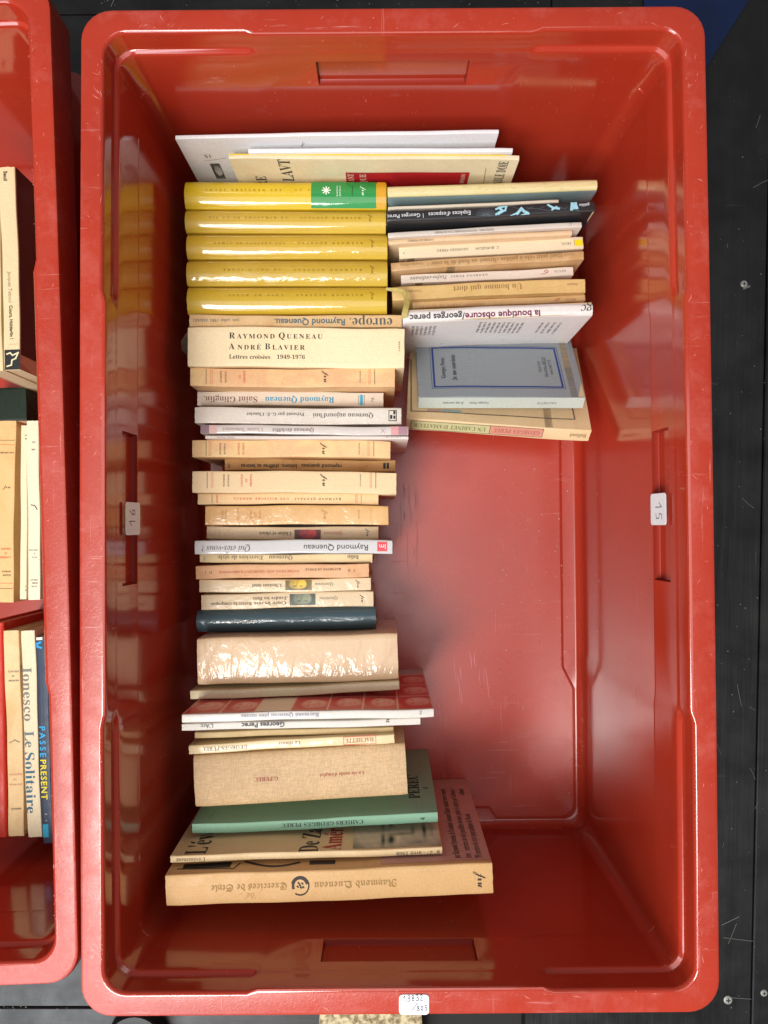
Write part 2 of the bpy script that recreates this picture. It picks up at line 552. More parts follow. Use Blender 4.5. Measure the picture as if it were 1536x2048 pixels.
# ------------------------------------------------------------------ table of black painted boards
def board_mat(name, c, warm=0.0):
    t = NT(name)
    o = t.tc.outputs['Object']
    base = lin(c)
    g = t.maprange(t.noise(t.mapping((60, 3, 60)), 1.0, 4, 0.6), 0.3, 0.7, 0.7, 1.35)
    col = t.mix(1.0, base, g, 'MULTIPLY')
    dust = t.maprange(t.noise(o, 6, 5, 0.65), 0.45, 0.75, 0.0, 0.10)
    col = t.mix(dust, col, (0.12, 0.11, 0.10, 1))
    spk = t.maprange(t.noise(o, 210, 2, 0.5), 0.765, 0.80, 0.0, 0.75)
    col = t.mix(spk, col, (0.45, 0.43, 0.40, 1))
    scr = t.maprange(t.noise(t.mapping((5, 240, 50), rot=(0, 0, 0.9)), 1.0, 3, 0.5), 0.735, 0.78, 0.0, 0.5)
    scr2 = t.maprange(t.noise(t.mapping((280, 6, 50), rot=(0, 0, 0.15)), 1.0, 3, 0.5), 0.74, 0.79, 0.0, 0.5)
    col = t.mix(t.math('MAXIMUM', scr, scr2), col, (0.38, 0.37, 0.36, 1))
    t.set('Base Color', col)
    t.set('Roughness', t.maprange(t.noise(o, 25, 4), 0.3, 0.7, 0.34, 0.55))
    t.set('Normal', t.bump(t.noise(t.mapping((90, 4, 90)), 1.0, 4), 0.5, 0.0012))
    return t.m
BLACK = board_mat('black_painted_board', (16, 16, 17))
BROWN = board_mat('dark_brown_board', (30, 24, 22))
DARK = NT('gap_shadow_wood'); DARK.set('Base Color', (0.02, 0.018, 0.016, 1)); DARK.set('Roughness', 0.9)
table = mesh_obj('table_top', [(-2, -2, -.03), (2, -2, -.03), (2, 2, -.03), (-2, 2, -.03), (-2, -2, -.024), (2, -2, -.024), (2, 2, -.024), (-2, 2, -.024)],
                 [(4, 5, 6, 7), (0, 3, 2, 1), (0, 1, 5, 4), (1, 2, 6, 5), (2, 3, 7, 6), (3, 0, 4, 7)], DARK.m)
tag(table, kind='structure')
def board(x0, x1, y0, y1, rot, mat, z=0.0, th=.022):
    """plank lying along y before the turn; joints are open gaps"""
    b = .0012
    vs = [(x0, y0, z - th), (x1, y0, z - th), (x1, y1, z - th), (x0, y1, z - th),
          (x0, y0, z - b), (x1, y0, z - b), (x1, y1, z - b), (x0, y1, z - b),
          (x0 + b, y0 + b, z), (x1 - b, y0 + b, z), (x1 - b, y1 - b, z), (x0 + b, y1 - b, z)]
    fs = [(0, 3, 2, 1), (8, 9, 10, 11)]
    for k in range(4):
        l = (k + 1) % 4
        fs += [(k, l, 4 + l, 4 + k), (4 + k, 4 + l, 8 + l, 8 + k)]
    o = mesh_obj('plank', vs, fs, mat, table)
    o.rotation_euler = (0, 0, rot)
    return o
s0, s1 = P(1536, 480, 0), P(1503, 2048, 0)
rr_ = math.atan2(-(s0.x - s1.x), s0.y - s1.y)
xs = (Matrix.Rotation(-rr_, 3, 'Z') @ s1).x
yb = P(700, 2015, 0).y
board(xs + .0008, xs + .2, -1.6, 1.6, rr_, BLACK)
board(xs - .26, xs - .0008, -1.6, 1.6, rr_, BLACK, -.0004)
board(xs + .2015, xs + .6, -1.6, 1.6, rr_, BLACK)
# boards running across, under the crates
for k in range(8):
    y0 = yb + k * .165
    board(y0 + .0008, y0 + .1642, -xs + .262 - .02, 1.6, math.pi / 2, BLACK, -.0003 * (k % 3))
board(yb - .16, yb - .0008, .29, 1.6, math.pi / 2, BLACK)
board(yb - .16, yb - .0010, -.02, .288, math.pi / 2, BROWN)
def screw(u, v, r, z=0.0):
    c = P(u, v, z)
    vs = []; fs = []
    for k in range(14):
        a = k / 14 * 2 * math.pi
        vs.append((c.x + r * math.cos(a), c.y + r * math.sin(a), z + .0002))
    for k in range(14):
        a = k / 14 * 2 * math.pi
        vs.append((c.x + r * .75 * math.cos(a), c.y + r * .75 * math.sin(a), z + .0012))
    fs = [(k, (k + 1) % 14, 14 + (k + 1) % 14, 14 + k) for k in range(14)] + [tuple(range(14, 28))]
    t = MC.get('steel')
    if t is None:
        n = NT('worn_zinc'); n.set('Base Color', (0.42, 0.41, 0.38, 1)); n.set('Metallic', 0.6); n.set('Roughness', 0.55)
        t = MC['steel'] = n.m
    o = mesh_obj('screw', vs, fs, t, table, True, angle=30)
    dk = ink((40, 40, 40))
    l = r * .5; w = r * .13
    mesh_obj('cross_slot', [(c.x - l, c.y - w, z + .0014), (c.x + l, c.y - w, z + .0014), (c.x + l, c.y + w, z + .0014), (c.x - l, c.y + w, z + .0014),
                            (c.x - w, c.y - l, z + .0015), (c.x + w, c.y - l, z + .0015), (c.x + w, c.y + l, z + .0015), (c.x - w, c.y + l, z + .0015)],
             [(0, 1, 2, 3), (4, 5, 6, 7)], dk, o)
screw(1488, 568, .0042); screw(1456, 2000, .0050, 0.0); screw(1528, 1986, .0040)

# blue plastic sheet under the top right corner
def blue_sheet():
    t = NT('blue_plastic')
    t.set('Base Color', t.mix(t.maprange(t.noise(t.tc.outputs['Object'], 12, 4), .3, .7, 0, 1), (0.002, 0.009, 0.042, 1), (0.003, 0.014, 0.07, 1)))
    t.set('Roughness', 0.3)
    t.set('Normal', t.bump(t.noise(t.tc.outputs['Object'], 10, 2), .3, .004))
    px = [(1288, -60), (1530, -60), (1498, 0), (1402, 150), (1388, 170), (1330, 210), (1288, 190)]
    top = [P(u, v, .004) for u, v in px]
    n = len(px)
    vs = [(p.x, p.y, .0042) for p in top] + [(p.x, p.y, .0002) for p in top]
    fs = [tuple(reversed(range(n)))] + [(k, (k + 1) % n, n + (k + 1) % n, n + k) for k in range(n)]
    o = mesh_obj('plastic_sheet', vs, fs, t.m)
    tag(o, 'blue plastic sheet sticking out behind the crate corner, top right', 'plastic sheet')
blue_sheet()
def low_things():
    # dark round lid and a speckled beige card peeping out under the near edge
    n = NT('black_rubber'); n.set('Base Color', (0.006, 0.006, 0.007, 1)); n.set('Roughness', 0.5)
    c = P(268, 2092, 0.02); r = .034
    vs, fs = [], []
    prof = [(r, 0.0), (r, .016), (r * .93, .02), (r * .8, .0205), (r * .76, .018), (0.001, .018)]
    for q, z in prof:
        for k in range(32):
            a = k / 32 * 2 * math.pi
            vs.append((c.x + q * math.cos(a), c.y + q * math.sin(a), z))
    for i in range(len(prof) - 1):
        for k in range(32):
            fs.append((i * 32 + k, i * 32 + (k + 1) % 32, (i + 1) * 32 + (k + 1) % 32, (i + 1) * 32 + k))
    o = mesh_obj('round_lid', vs, fs, n.m, None, True, angle=35)
    tag(o, 'black round lid just showing below the near crate edge', 'lid')
    t = NT('speckled_card')
    t.set('Base Color', t.mix(t.maprange(t.noise(t.tc.outputs['Object'], 160, 4, .7), .42, .6, 0, 1), lin((205, 190, 150)), lin((120, 100, 66))))
    t.set('Roughness', .7)
    p = [P(640, 2026, .001), P(842, 2018, .001), P(850, 2120, .001), P(630, 2120, .001)]
    vs = [(q.x, q.y, .0016) for q in p] + [(q.x, q.y, .0003) for q in p]
    o = mesh_obj('card', vs, [(3, 2, 1, 0), (4, 5, 6, 7), (0, 1, 5, 4), (1, 2, 6, 5), (2, 3, 7, 6), (3, 0, 4, 7)], t.m)
    tag(o, 'speckled beige card on the table under the near crate edge', 'card')
low_things()

# ------------------------------------------------------------------ books
CROP = {'A': (320, 240, .32552), 'B': (740, 240, .32552), 'C': (340, 610, .32552), 'D': (740, 580, .32552), 'E': (360, 920, .32552),
        'F': (340, 1200, .36458), 'G': (310, 1460, .45573), 'K0': (0, 320, .24425), 'K1': (0, 660, .28314), 'K2': (0, 1180, .28314), 'P': (0, 0, 1.0)}
def px(crop, x, y):
    o = CROP[crop]
    return o[0] + x * o[2], o[1] + y * o[2]

BOOKS = []
class Book:
    def __init__(s, name, label, quad, hb, mat, lean=0.0, T=None, z0=FLOOR, vert=False, hard=False, bulge=None, pages=(214, 190, 150),
                 cat='book', group=None, ct=None, rnd=None, back=None, yaw=0.0, crease=0.0):
        s.hb, s.crop = hb, 'P'
        a = math.radians(lean)
        zt = z0 + hb * math.cos(a)
        if vert:
            vT, l0, r0, vB, l1, r1 = quad
            c = [P(l0, vT, zt), P(l1, vB, zt), P(r0, vT, zt), P(r1, vB, zt)]     # start-low,end-low / start-high,end-high
        else:
            uL, vTL, vBL, uR, vTR, vBR = quad
            c = [P(uL, vBL, zt), P(uR, vBR, zt), P(uL, vTL, zt), P(uR, vTR, zt)]
        d = ((c[1] - c[0]) + (c[3] - c[2])); s.L = d.length / 2; d.normalize()
        perp = Vector((-d.y, d.x, 0))
        mid = (c[0] + c[1] + c[2] + c[3]) / 4
        s.T = T if T else abs(((c[2] + c[3]) / 2 - (c[0] + c[1]) / 2).dot(perp)) - .0003
        rot = Matrix.Rotation(math.atan2(d.y, d.x) + yaw, 4, 'Z') @ Matrix.Rotation(a, 4, 'X')
        lift = abs(math.sin(a)) * s.T / 2
        top = Vector((mid.x, mid.y, zt + lift))
        base = top - rot.to_3x3() @ Vector((0, 0, hb))
        s.M = Matrix.Translation(base) @ rot
        s.Mi = s.M.inverted()
        s.o = empty(name, s.M)
        tag(s.o, label, cat, group)
        s.bulge = bulge if bulge is not None else (.0025 if hard else .0003)
        s.build(mat, hard, pages, ct, rnd, back)
        BOOKS.append(s)
    def top_z(s, y):
        t = max(-1, min(1, 2 * y / s.T))
        return s.hb + s.bulge * (1 - t * t) - s.bulge
    def build(s, mat, hard, pages, ct, rnd, back):
        L, T, hb = s.L, s.T, s.hb
        ct = ct or (.0024 if hard else .0006)
        ct = min(ct, T * .3)
        r = min(rnd if rnd is not None else (.0022 if hard else .0007), T * .42)
        prof = [(-T / 2, 0.0), (-T / 2, hb * .5), (-T / 2, hb - r - s.bulge)]
        for k in range(1, 4):
            a = math.pi * (1 - k / 8 * 1.0)
            prof.append((-T / 2 + r - r * math.cos(k / 4 * math.pi / 2), hb - s.bulge - r + r * math.sin(k / 4 * math.pi / 2)))
        N = 8
        for k in range(N + 1):
            y = (-T / 2 + r) + (T - 2 * r) * k / N
            prof.append((y, s.top_z(y)))
        for k in range(3, 0, -1):
            prof.append((T / 2 - r + r * math.cos(k / 4 * math.pi / 2), hb - s.bulge - r + r * math.sin(k / 4 * math.pi / 2)))
        prof += [(T / 2, hb - r - s.bulge), (T / 2, hb * .5), (T / 2, 0.0)]
        inner = []
        for (y, z) in prof:
            yy = max(-T / 2 + ct, min(T / 2 - ct, y)); zz = min(z, hb - s.bulge * 0 - ct - (s.bulge if abs(y) > T * .3 else s.bulge * .4))
            inner.append((yy, zz))
        n = len(prof)
        NX = 24
        vs, fs = [], []
        rg = random.Random(int(L * 1e6) + int(T * 1e7))
        ph = rg.random() * 6
        def wav(x):
            w = (.00055 if not hard else .00015) * math.sin(ph + x * 30) + (.0002 if not hard else 0) * math.sin(2 * ph + x * 90)
            return max(-.0007, min(.0007, w)) * min(1, T / .008)
        s.wav = wav
        for i in range(NX + 1):
            x = -L / 2 + L * i / NX
            w = wav(x)
            wear = (.0009 if not hard else .0005) * (1 if i in (0, NX) else 0)      # knocked corners
            for (y, z) in prof: vs.append((x - math.copysign(wear * .5 * rg.random(), x) * (z > hb * .8), y * (1 - wear * 25 * (z > hb * .9)) + w, z - wear * (z > hb * .9) * rg.uniform(.3, 1)))
            for (y, z) in inner: vs.append((x, y * (1 - wear * 25 * (z > hb * .9)) + w, z - wear * (z > hb * .9)))
        m = 2 * n
        for i in range(NX):
            a, b = i * m, (i + 1) * m
            for k in range(n - 1):
                fs.append((a + k, b + k, b + k + 1, a + k + 1))
                fs.append((a + n + k, a + n + k + 1, b + n + k + 1, b + n + k))
            for k in (0, n - 1):
                fs.append((a + k, a + n + k, b + n + k, b + k))
        for i in (0, NX):
            a = i * m
            for k in range(n - 1): fs.append((a + k, a + k + 1, a + n + k + 1, a + n + k))
        s.cover = mesh_obj('cover', vs, fs, mat, s.o, True, angle=40)
        ins = .0028 if hard else .0006
        y, zt = T / 2 - ct - .0001, hb - s.bulge * .8 - ct - .0008
        x = L / 2 - ins
        zb = .0025 if hard else .0003
        if y > .0004:
            mesh_obj('pages', [(-x, -y, zb), (x, -y, zb), (x, y, zb), (-x, y, zb), (-x, -y, zt), (x, -y, zt), (x, y, zt), (-x, y, zt)],
                     [(3, 2, 1, 0), (4, 5, 6, 7), (0, 1, 5, 4), (1, 2, 6, 5), (2, 3, 7, 6), (3, 0, 4, 7)], page_mat(pages), s.o)
    # --- prints laid on the spine ('S'), on the face towards +y ('F') or towards -y ('K')
    def hit(s, face, u, v):
        o = s.Mi @ CAM; d = s.Mi.to_3x3() @ ray(u, v)
        if face == 'S': t = (s.hb - o.z) / d.z
        elif face == 'F': t = (s.T / 2 - o.y) / d.y
        else: t = (-s.T / 2 - o.y) / d.y
        return o + d * t
    def nrm(s, face):
        return {'S': Vector((0, 0, 1)), 'F': Vector((0, 1, 0)), 'K': Vector((0, -1, 0))}[face]
    def put(s, name, pts3, faces, mat, face, lift=.00018):
        out = []
        for p in pts3:
            if face == 'S':
                p = Vector((max(-s.L / 2, min(s.L / 2, p.x)), max(-s.T / 2 * .96, min(s.T / 2 * .96, p.y)), 0)); p.z = s.top_z(p.y) + lift + .00035 * .5
            else:
                p = p + s.nrm(face) * (lift + .00025); p.y += s.wav(p.x)
            out.append(p)
        return mesh_obj(name, out, faces, mat, s.cover)
    def text(s, txt, st, col, x0, y0, x1, y1, h, face='S', crop=None, name='lettering', hm=None, snap=True, lift=.00018):
        """x0,y0 where the reading starts, x1,y1 where it ends (crop pixels, on the middle of the letters)"""
        crop = crop or s.crop
        a = s.hit(face, *px(crop, x0, y0)); b = s.hit(face, *px(crop, x1, y1))
        mid = (a + b) / 2
        d = b - a; n = s.nrm(face); W = d.length
        if snap:
            ax = max(range(3), key=lambda k: abs(d[k]))
            W = abs(d[ax]); e = Vector((0, 0, 0)); e[ax] = math.copysign(1, d[ax]); d = e
        else: d.normalize()
        up = n.cross(d)
        if hm is None: hm = h * CROP[crop][2] * (CAM.z - (s.M @ mid).z) / FPX
        vs, fs, hm = layout(txt, st, W, hm)
        o3 = mid - d * W / 2 - up * hm / 2
        return s.put(name, [o3 + d * x + up * y for x, y in vs], fs, ink(col), face, lift)
    def rect(s, col, x0, y0, x1, y1, face='S', crop=None, name='printed_band', full=False, mat=None, lift=.00010):
        crop = crop or s.crop
        a = s.hit(face, *px(crop, x0, y0)); b = s.hit(face, *px(crop, x1, y1))
        if face == 'S':
            ya, yb_ = (min(a.y, b.y), max(a.y, b.y)) if not full else (-s.T / 2 * .97, s.T / 2 * .97)
            N = 8; vs = []; fs = []
            for k in range(N + 1):
                y = ya + (yb_ - ya) * k / N
                vs += [Vector((a.x, y, 0)), Vector((b.x, y, 0))]
            fs = [(2 * k, 2 * k + 1, 2 * k + 3, 2 * k + 2) for k in range(N)]
        else:
            N = 20
            vs = [Vector((a.x + (b.x - a.x) * k / N, a.y, q)) for k in range(N + 1) for q in (a.z, b.z)]
            fs = [(2 * k, 2 * k + 2, 2 * k + 3, 2 * k + 1) for k in range(N)]
        o = s.put(name, vs, fs, mat or ink(col), face, lift)
        o.data.polygons.foreach_set('use_smooth', [True] * len(fs))
        return o
    def line(s, col, pts, th, face='S', crop=None, name='printed_rule', closed=False, lift=.00014):
        crop = crop or s.crop
        q = [s.hit(face, *px(crop, x, y)) for x, y in pts]
        if closed: q.append(q[0])
        q2 = []
        for a, b in zip(q, q[1:]):
            m = max(1, int((b - a).length / .008))
            q2 += [a + (b - a) * k / m for k in range(m)]
        q = q2 + [q[-1]]
        n = s.nrm(face); vs = []; fs = []
        for a, b in zip(q, q[1:]):
            d = b - a
            if d.length < 1e-7: continue
            d.normalize(); m = n.cross(d) * th / 2
            k = len(vs); e = d * th / 2
            vs += [a + m - e, a - m - e, b - m + e, b + m + e]; fs.append((k, k + 1, k + 2, k + 3))
        return s.put(name, vs, fs, ink(col), face, lift)
    def picture(s, x0, y0, x1, y1, fn, nx=40, ny=28, face='S', crop=None, name='printed_photograph', lift=.00010, flipx=False):
        crop = crop or s.crop
        a = s.hit(face, *px(crop, x0, y0)); b = s.hit(face, *px(crop, x1, y1))
        vs, fs, cols = [], [], []
        for j in range(ny + 1):
            for i in range(nx + 1):
                t, w = i / nx, j / ny
                if face == 'S': p = Vector((a.x + (b.x - a.x) * t, a.y + (b.y - a.y) * w, 0))
                else: p = Vector((a.x + (b.x - a.x) * t, a.y, a.z + (b.z - a.z) * w))
                vs.append(p); cols.append(fn(t, w))
        for j in range(ny):
            for i in range(nx):
                k = j * (nx + 1) + i
                fs.append((k, k + 1, k + nx + 2, k + nx + 1))
        o = s.put(name, vs, fs, picture_mat(), face, lift)
        at = o.data.color_attributes.new('print', 'FLOAT_COLOR', 'POINT')
        at.data.foreach_set('color', [c for q in cols for c in q])
        return o
    def local(s, face, x0, x1, z0, z1, mat, name, lift=.00016):
        y = s.T / 2 * (1 if face == 'F' else -1); N = 24
        pts = [Vector((x0 + (x1 - x0) * i / N, y, z)) for i in range(N + 1) for z in (z0, z1)]
        return s.put(name, pts, [(2 * i, 2 * i + 2, 2 * i + 3, 2 * i + 1) for i in range(N)], mat, face, lift)

def gauss(x, y, cx, cy, sx, sy): return math.exp(-((x - cx) / sx) ** 2 - ((y - cy) / sy) ** 2)
def face_fn(dark, light, turn=0, zoom=1.0, seed=0, hair=True, aspect=1.0, wide=1.0):
    """a nobody's face as a coarse halftone print; turn in quarter turns, aspect = width / height of the print"""
    rg = random.Random(seed); jx = rg.uniform(-.04, .04); jy = rg.uniform(-.03, .03)
    da, li = lin(dark), lin(light)
    def step(x, k=40.0): return 1 / (1 + math.exp(max(-60, min(60, -x * k))))
    def fn(t, w):
        x, y = (t - .5) * aspect * zoom, (.5 - w) * zoom
        for _ in range(turn): x, y = y, -x
        x = x / wide + jx; y = y + jy
        v = .22 + .10 * math.sin(x * 9 + 1)
        head = step(1 - (x / .30) ** 2 - ((y + .02) / .44) ** 2, 12)
        v = v * (1 - head) + head * (.95 - .55 * step(x - .10, 9))
        body = step(-y - .42 - .25 * abs(x), 30)
        v = v * (1 - body) + body * .12
        if hair:
            h = step(y - .25 + 1.2 * x * x, 34) * step(1 - (x / .36) ** 2 - ((y - .02) / .50) ** 2, 14)
            v = v * (1 - h) + h * .04
        for e in (-.12, .12):
            v -= .85 * gauss(x, y, e, .06, .055, .026) + .65 * gauss(x, y, e, .13, .085, .018) - .25 * gauss(x, y, e, .00, .05, .02)
            v -= .25 * gauss(x, y, e * 1.4, -.16, .03, .08)
        v -= .40 * gauss(x, y, .045, -.04, .022, .10) + .5 * gauss(x, y, .0, -.135, .055, .018)
        v -= .75 * gauss(x, y, 0, -.235, .10, .018) + .25 * gauss(x, y, 0, -.30, .08, .02)
        v += .05 * math.sin(x * 57 + y * 31) * math.sin(y * 43 - x * 17)
        v = max(0, min(1, v))
        return tuple(da[k] + (li[k] - da[k]) * v for k in range(3)) + (1.0,)
    return fn

BLK = (38, 32, 30); REDI = (196, 60, 44); GREY = (96, 96, 100); GOLD = (136, 100, 22)
def nrf(b, crop, x, y, w, h, col=BLK):
    b.text('nrf', 'script', col, x + w / 2, y, x - w / 2, y, h, crop=crop, name='publisher_mark')

# ---- the two thin white stacks and the leaflet at the back
gB = None
b = Book('brochure', 'large white stapled brochure at the very back of the crate', (350, 269, 277, 998, 257, 266), .189, paper((226, 225, 226), .06, .4), lean=0, cat='brochure', pages=(235, 235, 240))
b.text('15', 'sans', (90, 90, 90), 424, 311, 408, 311, 12, face='K', crop='P', hm=.006)
b.line((110, 110, 112), [(408, 321), (452, 315)], .0005, face='K')
b.picture(419, 326, 452, 356, face_fn((30, 30, 30), (215, 215, 210), 1, 1.0, 3), 18, 16, face='K')
b.line((70, 70, 74), [(606, 284), (603, 293), (609, 287)], .0004, face='K')
b = Book('brochure', 'thin white brochure of loose sheets just in front of the largest one', (496, 297, 304, 1026, 295, 303), .177, paper((228, 226, 226), .06, .4), lean=0, cat='brochure', pages=(235, 232, 228), T=.004)
b = Book('leaflet', 'cream leaflet with a yellow spine and red block, before the white brochures', (457, 308, 316, 1039, 309, 319), .173, paper((226, 212, 176), .15, .45), lean=0, cat='leaflet', T=.0045)
b.rect((228, 190, 40), 458, 306, 1010, 312, full=False, name='yellow_spine_strip')
b.text('LAVT', 'serif', (60, 55, 48), 578, 362, 566, 318, 10, face='K', hm=.011, snap=True)
b.text('RE', 'serif', (60, 55, 48), 526, 372, 522, 352, 10, face='K', hm=.010)
b.rect((168, 24, 28), 691, 344, 931, 380, face='K', name='red_block')
b.text('ABLE DOIE', 'serif', (80, 74, 66), 994, 368, 1008, 322, 10, face='K', hm=.009)
b.line((90, 86, 80), [(966, 372), (972, 336)], .0004, face='K')
for k, (x, t) in enumerate(((700, 'LANT'), (724, 'QUE'))):
    b.text(t, 'serif', (226, 200, 180), x + 4, 366, x, 346, 8, face='K', hm=.006, lift=.0003)
b.text('ROMANS', 'serif', (226, 200, 180), 926, 366, 924, 348, 6, face='K', hm=.004, lift=.0003)

# ---- left column: five yellow cloth bindings
YEL = (206, 164, 30)
g5 = 'yellow bindings in clear jackets'
ymat = lambda c: wrapped(c, .035, 16, .07, .12, 1.0, 0.0, (1, 2, 1))
b = Book('book', 'yellow binding with a broad green band, first book of the left column', (368, 358, 414, 773, 360, 415), .140, ymat((224, 190, 26)), hard=True, bulge=.0045, group=g5)
b.crop = 'A'
b.rect((12, 132, 58), 928, 380, 1328, 520, full=True, name='green_band', mat=wrapped((14, 142, 62), .035, 16, .07, .05, 1.0, 0.0, (1, 2, 1)))
b.rect((214, 160, 30), 1332, 380, 1384, 520, full=True, name='orange_strip', mat=wrapped((218, 158, 24), .035, 16, .07, .05, 1.0, 0.0, (1, 2, 1)))
b.text('LES DERNIERS JOURS', 'serif', GOLD, 745, 430, 280, 430, 13, name='title_lettering')
b.text('AKAU', 'serif', GOLD, 922, 430, 825, 430, 13)
for k in range(8):
    a = k * math.pi / 4
    b.line((235, 240, 225), [(1021 + 6 * math.cos(a), 432 + 6 * math.sin(a)), (1021 + 24 * math.cos(a), 432 + 24 * math.sin(a))], .0011, name='flower_petal', lift=.0004)
b.text('RAYMOND', 'serif', (235, 240, 225), 1089, 470, 1089, 400, 9, lift=.0004); b.text('QUENEAU', 'serif', (235, 240, 225), 1106, 470, 1106, 400, 9, lift=.0004)
b.line((20, 50, 30), [(1162, 392), (1162, 485)], .0004, lift=.0004)
b.text('LES DERNIERS', 'serif', (20, 50, 30), 1182, 470, 1182, 398, 7, lift=.0004)
b.text('nrf', 'script', (235, 240, 225), 1240, 465, 1240, 405, 16, lift=.0004, name='publisher_mark')
for lab, q, c, au, ti, nx in (
    ('yellow binding directly below the one with the green band', (369, 416, 462, 772, 418, 463), (208, 174, 52), (1232, 860, 602), ('LE DIMANCHE DE LA VIE', 780, 300, 600), (1285, 598)),
    ('yellow binding with puckered jacket, third of the five', (372, 465, 514, 775, 465, 515), (208, 172, 44), (1245, 845, 757), ('LES ENFANTS DU LIMON', 765, 330, 757), (1298, 755)),
    ('yellow binding with wrinkled shiny jacket, fourth of the five', (372, 518, 569, 775, 517, 569), (204, 170, 50), (1240, 820, 922), ("LE VOL D'ICARE", 740, 388, 920), (1298, 915)),
    ('lowest of the five yellow bindings, above the tan magazine', (373, 571, 626, 774, 571, 626), (208, 174, 40), (1245, 835, 1076), ('LOIN DE RUEIL', 755, 420, 1076), (1298, 1075))):
    m = wrapped(c, .16, 34, .07, .14, 1.0, .05, (1, 1.3, 1)) if 'wrinkled' in lab else (wrapped(c, .09, 22, .07, .13, 1.0, .015, (1, 1.6, 1)) if 'puckered' in lab else ymat(c))
    b = Book('book', lab, q, .140, m, hard=True, bulge=.0045, group=g5); b.crop = 'A'
    b.text('RAYMOND QUENEAU', 'serif', GOLD, au[0], au[2], au[1], au[2], 13, name='author_lettering')
    b.text(ti[0], 'serif', GOLD, ti[1], ti[3], ti[2], ti[3], 13, name='title_lettering')
    b.text('nrf', 'script', GOLD, nx[0], nx[1] + 28, nx[0], nx[1] - 22, 16, name='publisher_mark')

# ---- left column, paperbacks
b = Book('magazine', 'tan paperback magazine between the yellow bindings and the thick cream book', (378, 629, 654, 804, 630, 656), .140, paper((224, 190, 140), .3), cat='magazine'); b.crop = 'C'
b.text('europe.', 'serif', (84, 84, 84), 1368, 112, 1098, 108, 44, name='title_lettering')
b.text('Raymond Queneau.', 'sansb', (88, 104, 112), 1078, 108, 640, 104, 28, name='author_lettering')
b.text('juin, juillet 1983. 650/651', 'sans', (100, 106, 110), 425, 96, 140, 94, 16)
b = Book('book', 'thick cream paperback with three lines of dark capitals on its spine', (375, 653, 733, 809, 656, 736), .146, paper((242, 222, 180), .10, .55), lean=1.0, rnd=.001); b.crop = 'C'
b.text('R', 'serif', BLK, 362, 188, 400, 188, 36); b.text('AYMOND', 'serif', BLK, 412, 192, 645, 193, 28, name='author_lettering')
b.text('Q', 'serif', BLK, 666, 188, 706, 188, 36); b.text('UENEAU', 'serif', BLK, 716, 193, 938, 194, 28, name='author_lettering')
b.text('A', 'serif', BLK, 362, 254, 402, 254, 36); b.text('NDRÉ', 'serif', BLK, 414, 260, 560, 260, 28, name='author_lettering')
b.text('B', 'serif', BLK, 582, 255, 616, 255, 36); b.text('LAVIER', 'serif', BLK, 628, 261, 828, 261, 28, name='author_lettering')
b.text('Lettres croisées', 'serif', BLK, 362, 317, 618, 319, 26, name='title_lettering'); b.text('1949-1976', 'serif', BLK, 655, 319, 830, 320, 24)
b.text('LABOR', 'serif', BLK, 1408, 285, 1408, 225, 9, name='publisher_mark')
# torn grey jacket flap at its left end
p = [P(375, 664, .145), P(362, 684, .135), P(363, 700, .12), P(376, 712, .10)]
fl = [b.Mi @ q for q in p]
mesh_obj('jacket_flap', fl + [q + Vector((0, .0006, 0)) for q in fl], [(0, 1, 2, 3), (7, 6, 5, 4), (0, 4, 5, 1), (1, 5, 6, 2), (2, 6, 7, 3)], paper((150, 138, 118), .1), b.o)

def blanche(label, q, hb, c, stain, crop, xs, lines, y0, y1, nx, gx, bx, rx, lean=0.0, faint=False):
    b = Book('book', label, q, hb, paper(c, stain, .5, (228, 196, 140)), lean=lean, group='cream paperbacks with thin red and black rules'); b.crop = crop
    k = BLK if not faint else (170, 128, 84); r = REDI if not faint else (196, 128, 70)
    for x in bx: b.line(k, [(x, y0), (x, y1)], .0005)
    for x in rx: b.line(r, [(x, y0), (x, y1)], .0003)
    ym = (y0 + y1) / 2; hh = (y1 - y0) * .40
    for x, t, f in zip(xs[0], ('RAYMOND', 'QUENEAU'), (1, 1)): b.text(t, 'serifb', k, x, ym + hh, x, ym - hh, 10, name='author_lettering')
    for x, (t, f) in zip(xs[1], lines): b.text(t, 'serifb', r, x, ym + hh * f, x, ym - hh * f, 12, name='title_lettering')
    b.text('nrf', 'script', k, nx, ym + hh * 1.0, nx, ym - hh * 1.0, 30, name='publisher_mark')
    b.text('GALLIMARD', 'serifb', k, gx, ym + hh, gx, ym - hh, 7, name='publisher_mark')
    return b
blanche('orange-stained cream paperback under the thick cream book', (380, 736, 773, 790, 738, 775), .142, (224, 174, 128), .5, 'C', ((313, 342), (428, 457)), (('LE', .3), ('CHIENDENT', 1.05)), 396, 486, 945, 1168, (222, 1258), (250, 260, 1222, 1230), .6)
b = Book('book', 'white paperback with brown and blue bold lettering', (394, 782, 811, 767, 784, 812), .115, paper((228, 216, 200), .12, .4)); b.crop = 'C'
b.text('Saint Glinglin,', 'serifb', (128, 88, 78), 540, 582, 205, 578, 36, name='title_lettering')
b.text('Raymond Queneau', 'serifb', (34, 142, 182), 1010, 584, 583, 582, 36, name='author_lettering')
b.rect((20, 166, 206), 1168, 552, 1184, 616, name='blue_bar')
b.text('IMAGINAIRE', 'serif', (110, 90, 86), 1159, 615, 1159, 553, 7); b.text('GALLIMARD', 'serif', (110, 90, 86), 1193, 615, 1193, 553, 7)
b.text('78', 'sans', (90, 86, 84), 1245, 598, 1245, 570, 16)
b = Book('book', 'off-white paperback with a small framed logo at its right end', (389, 814, 848, 803, 816, 849), .135, wrapped((218, 208, 194), .18, 60, .18, .1, .5, .1)); b.crop = 'C'
b.text("Queneau aujourd'hui", 'serif', (92, 86, 80), 1250, 681, 877, 680, 25, name='title_lettering')
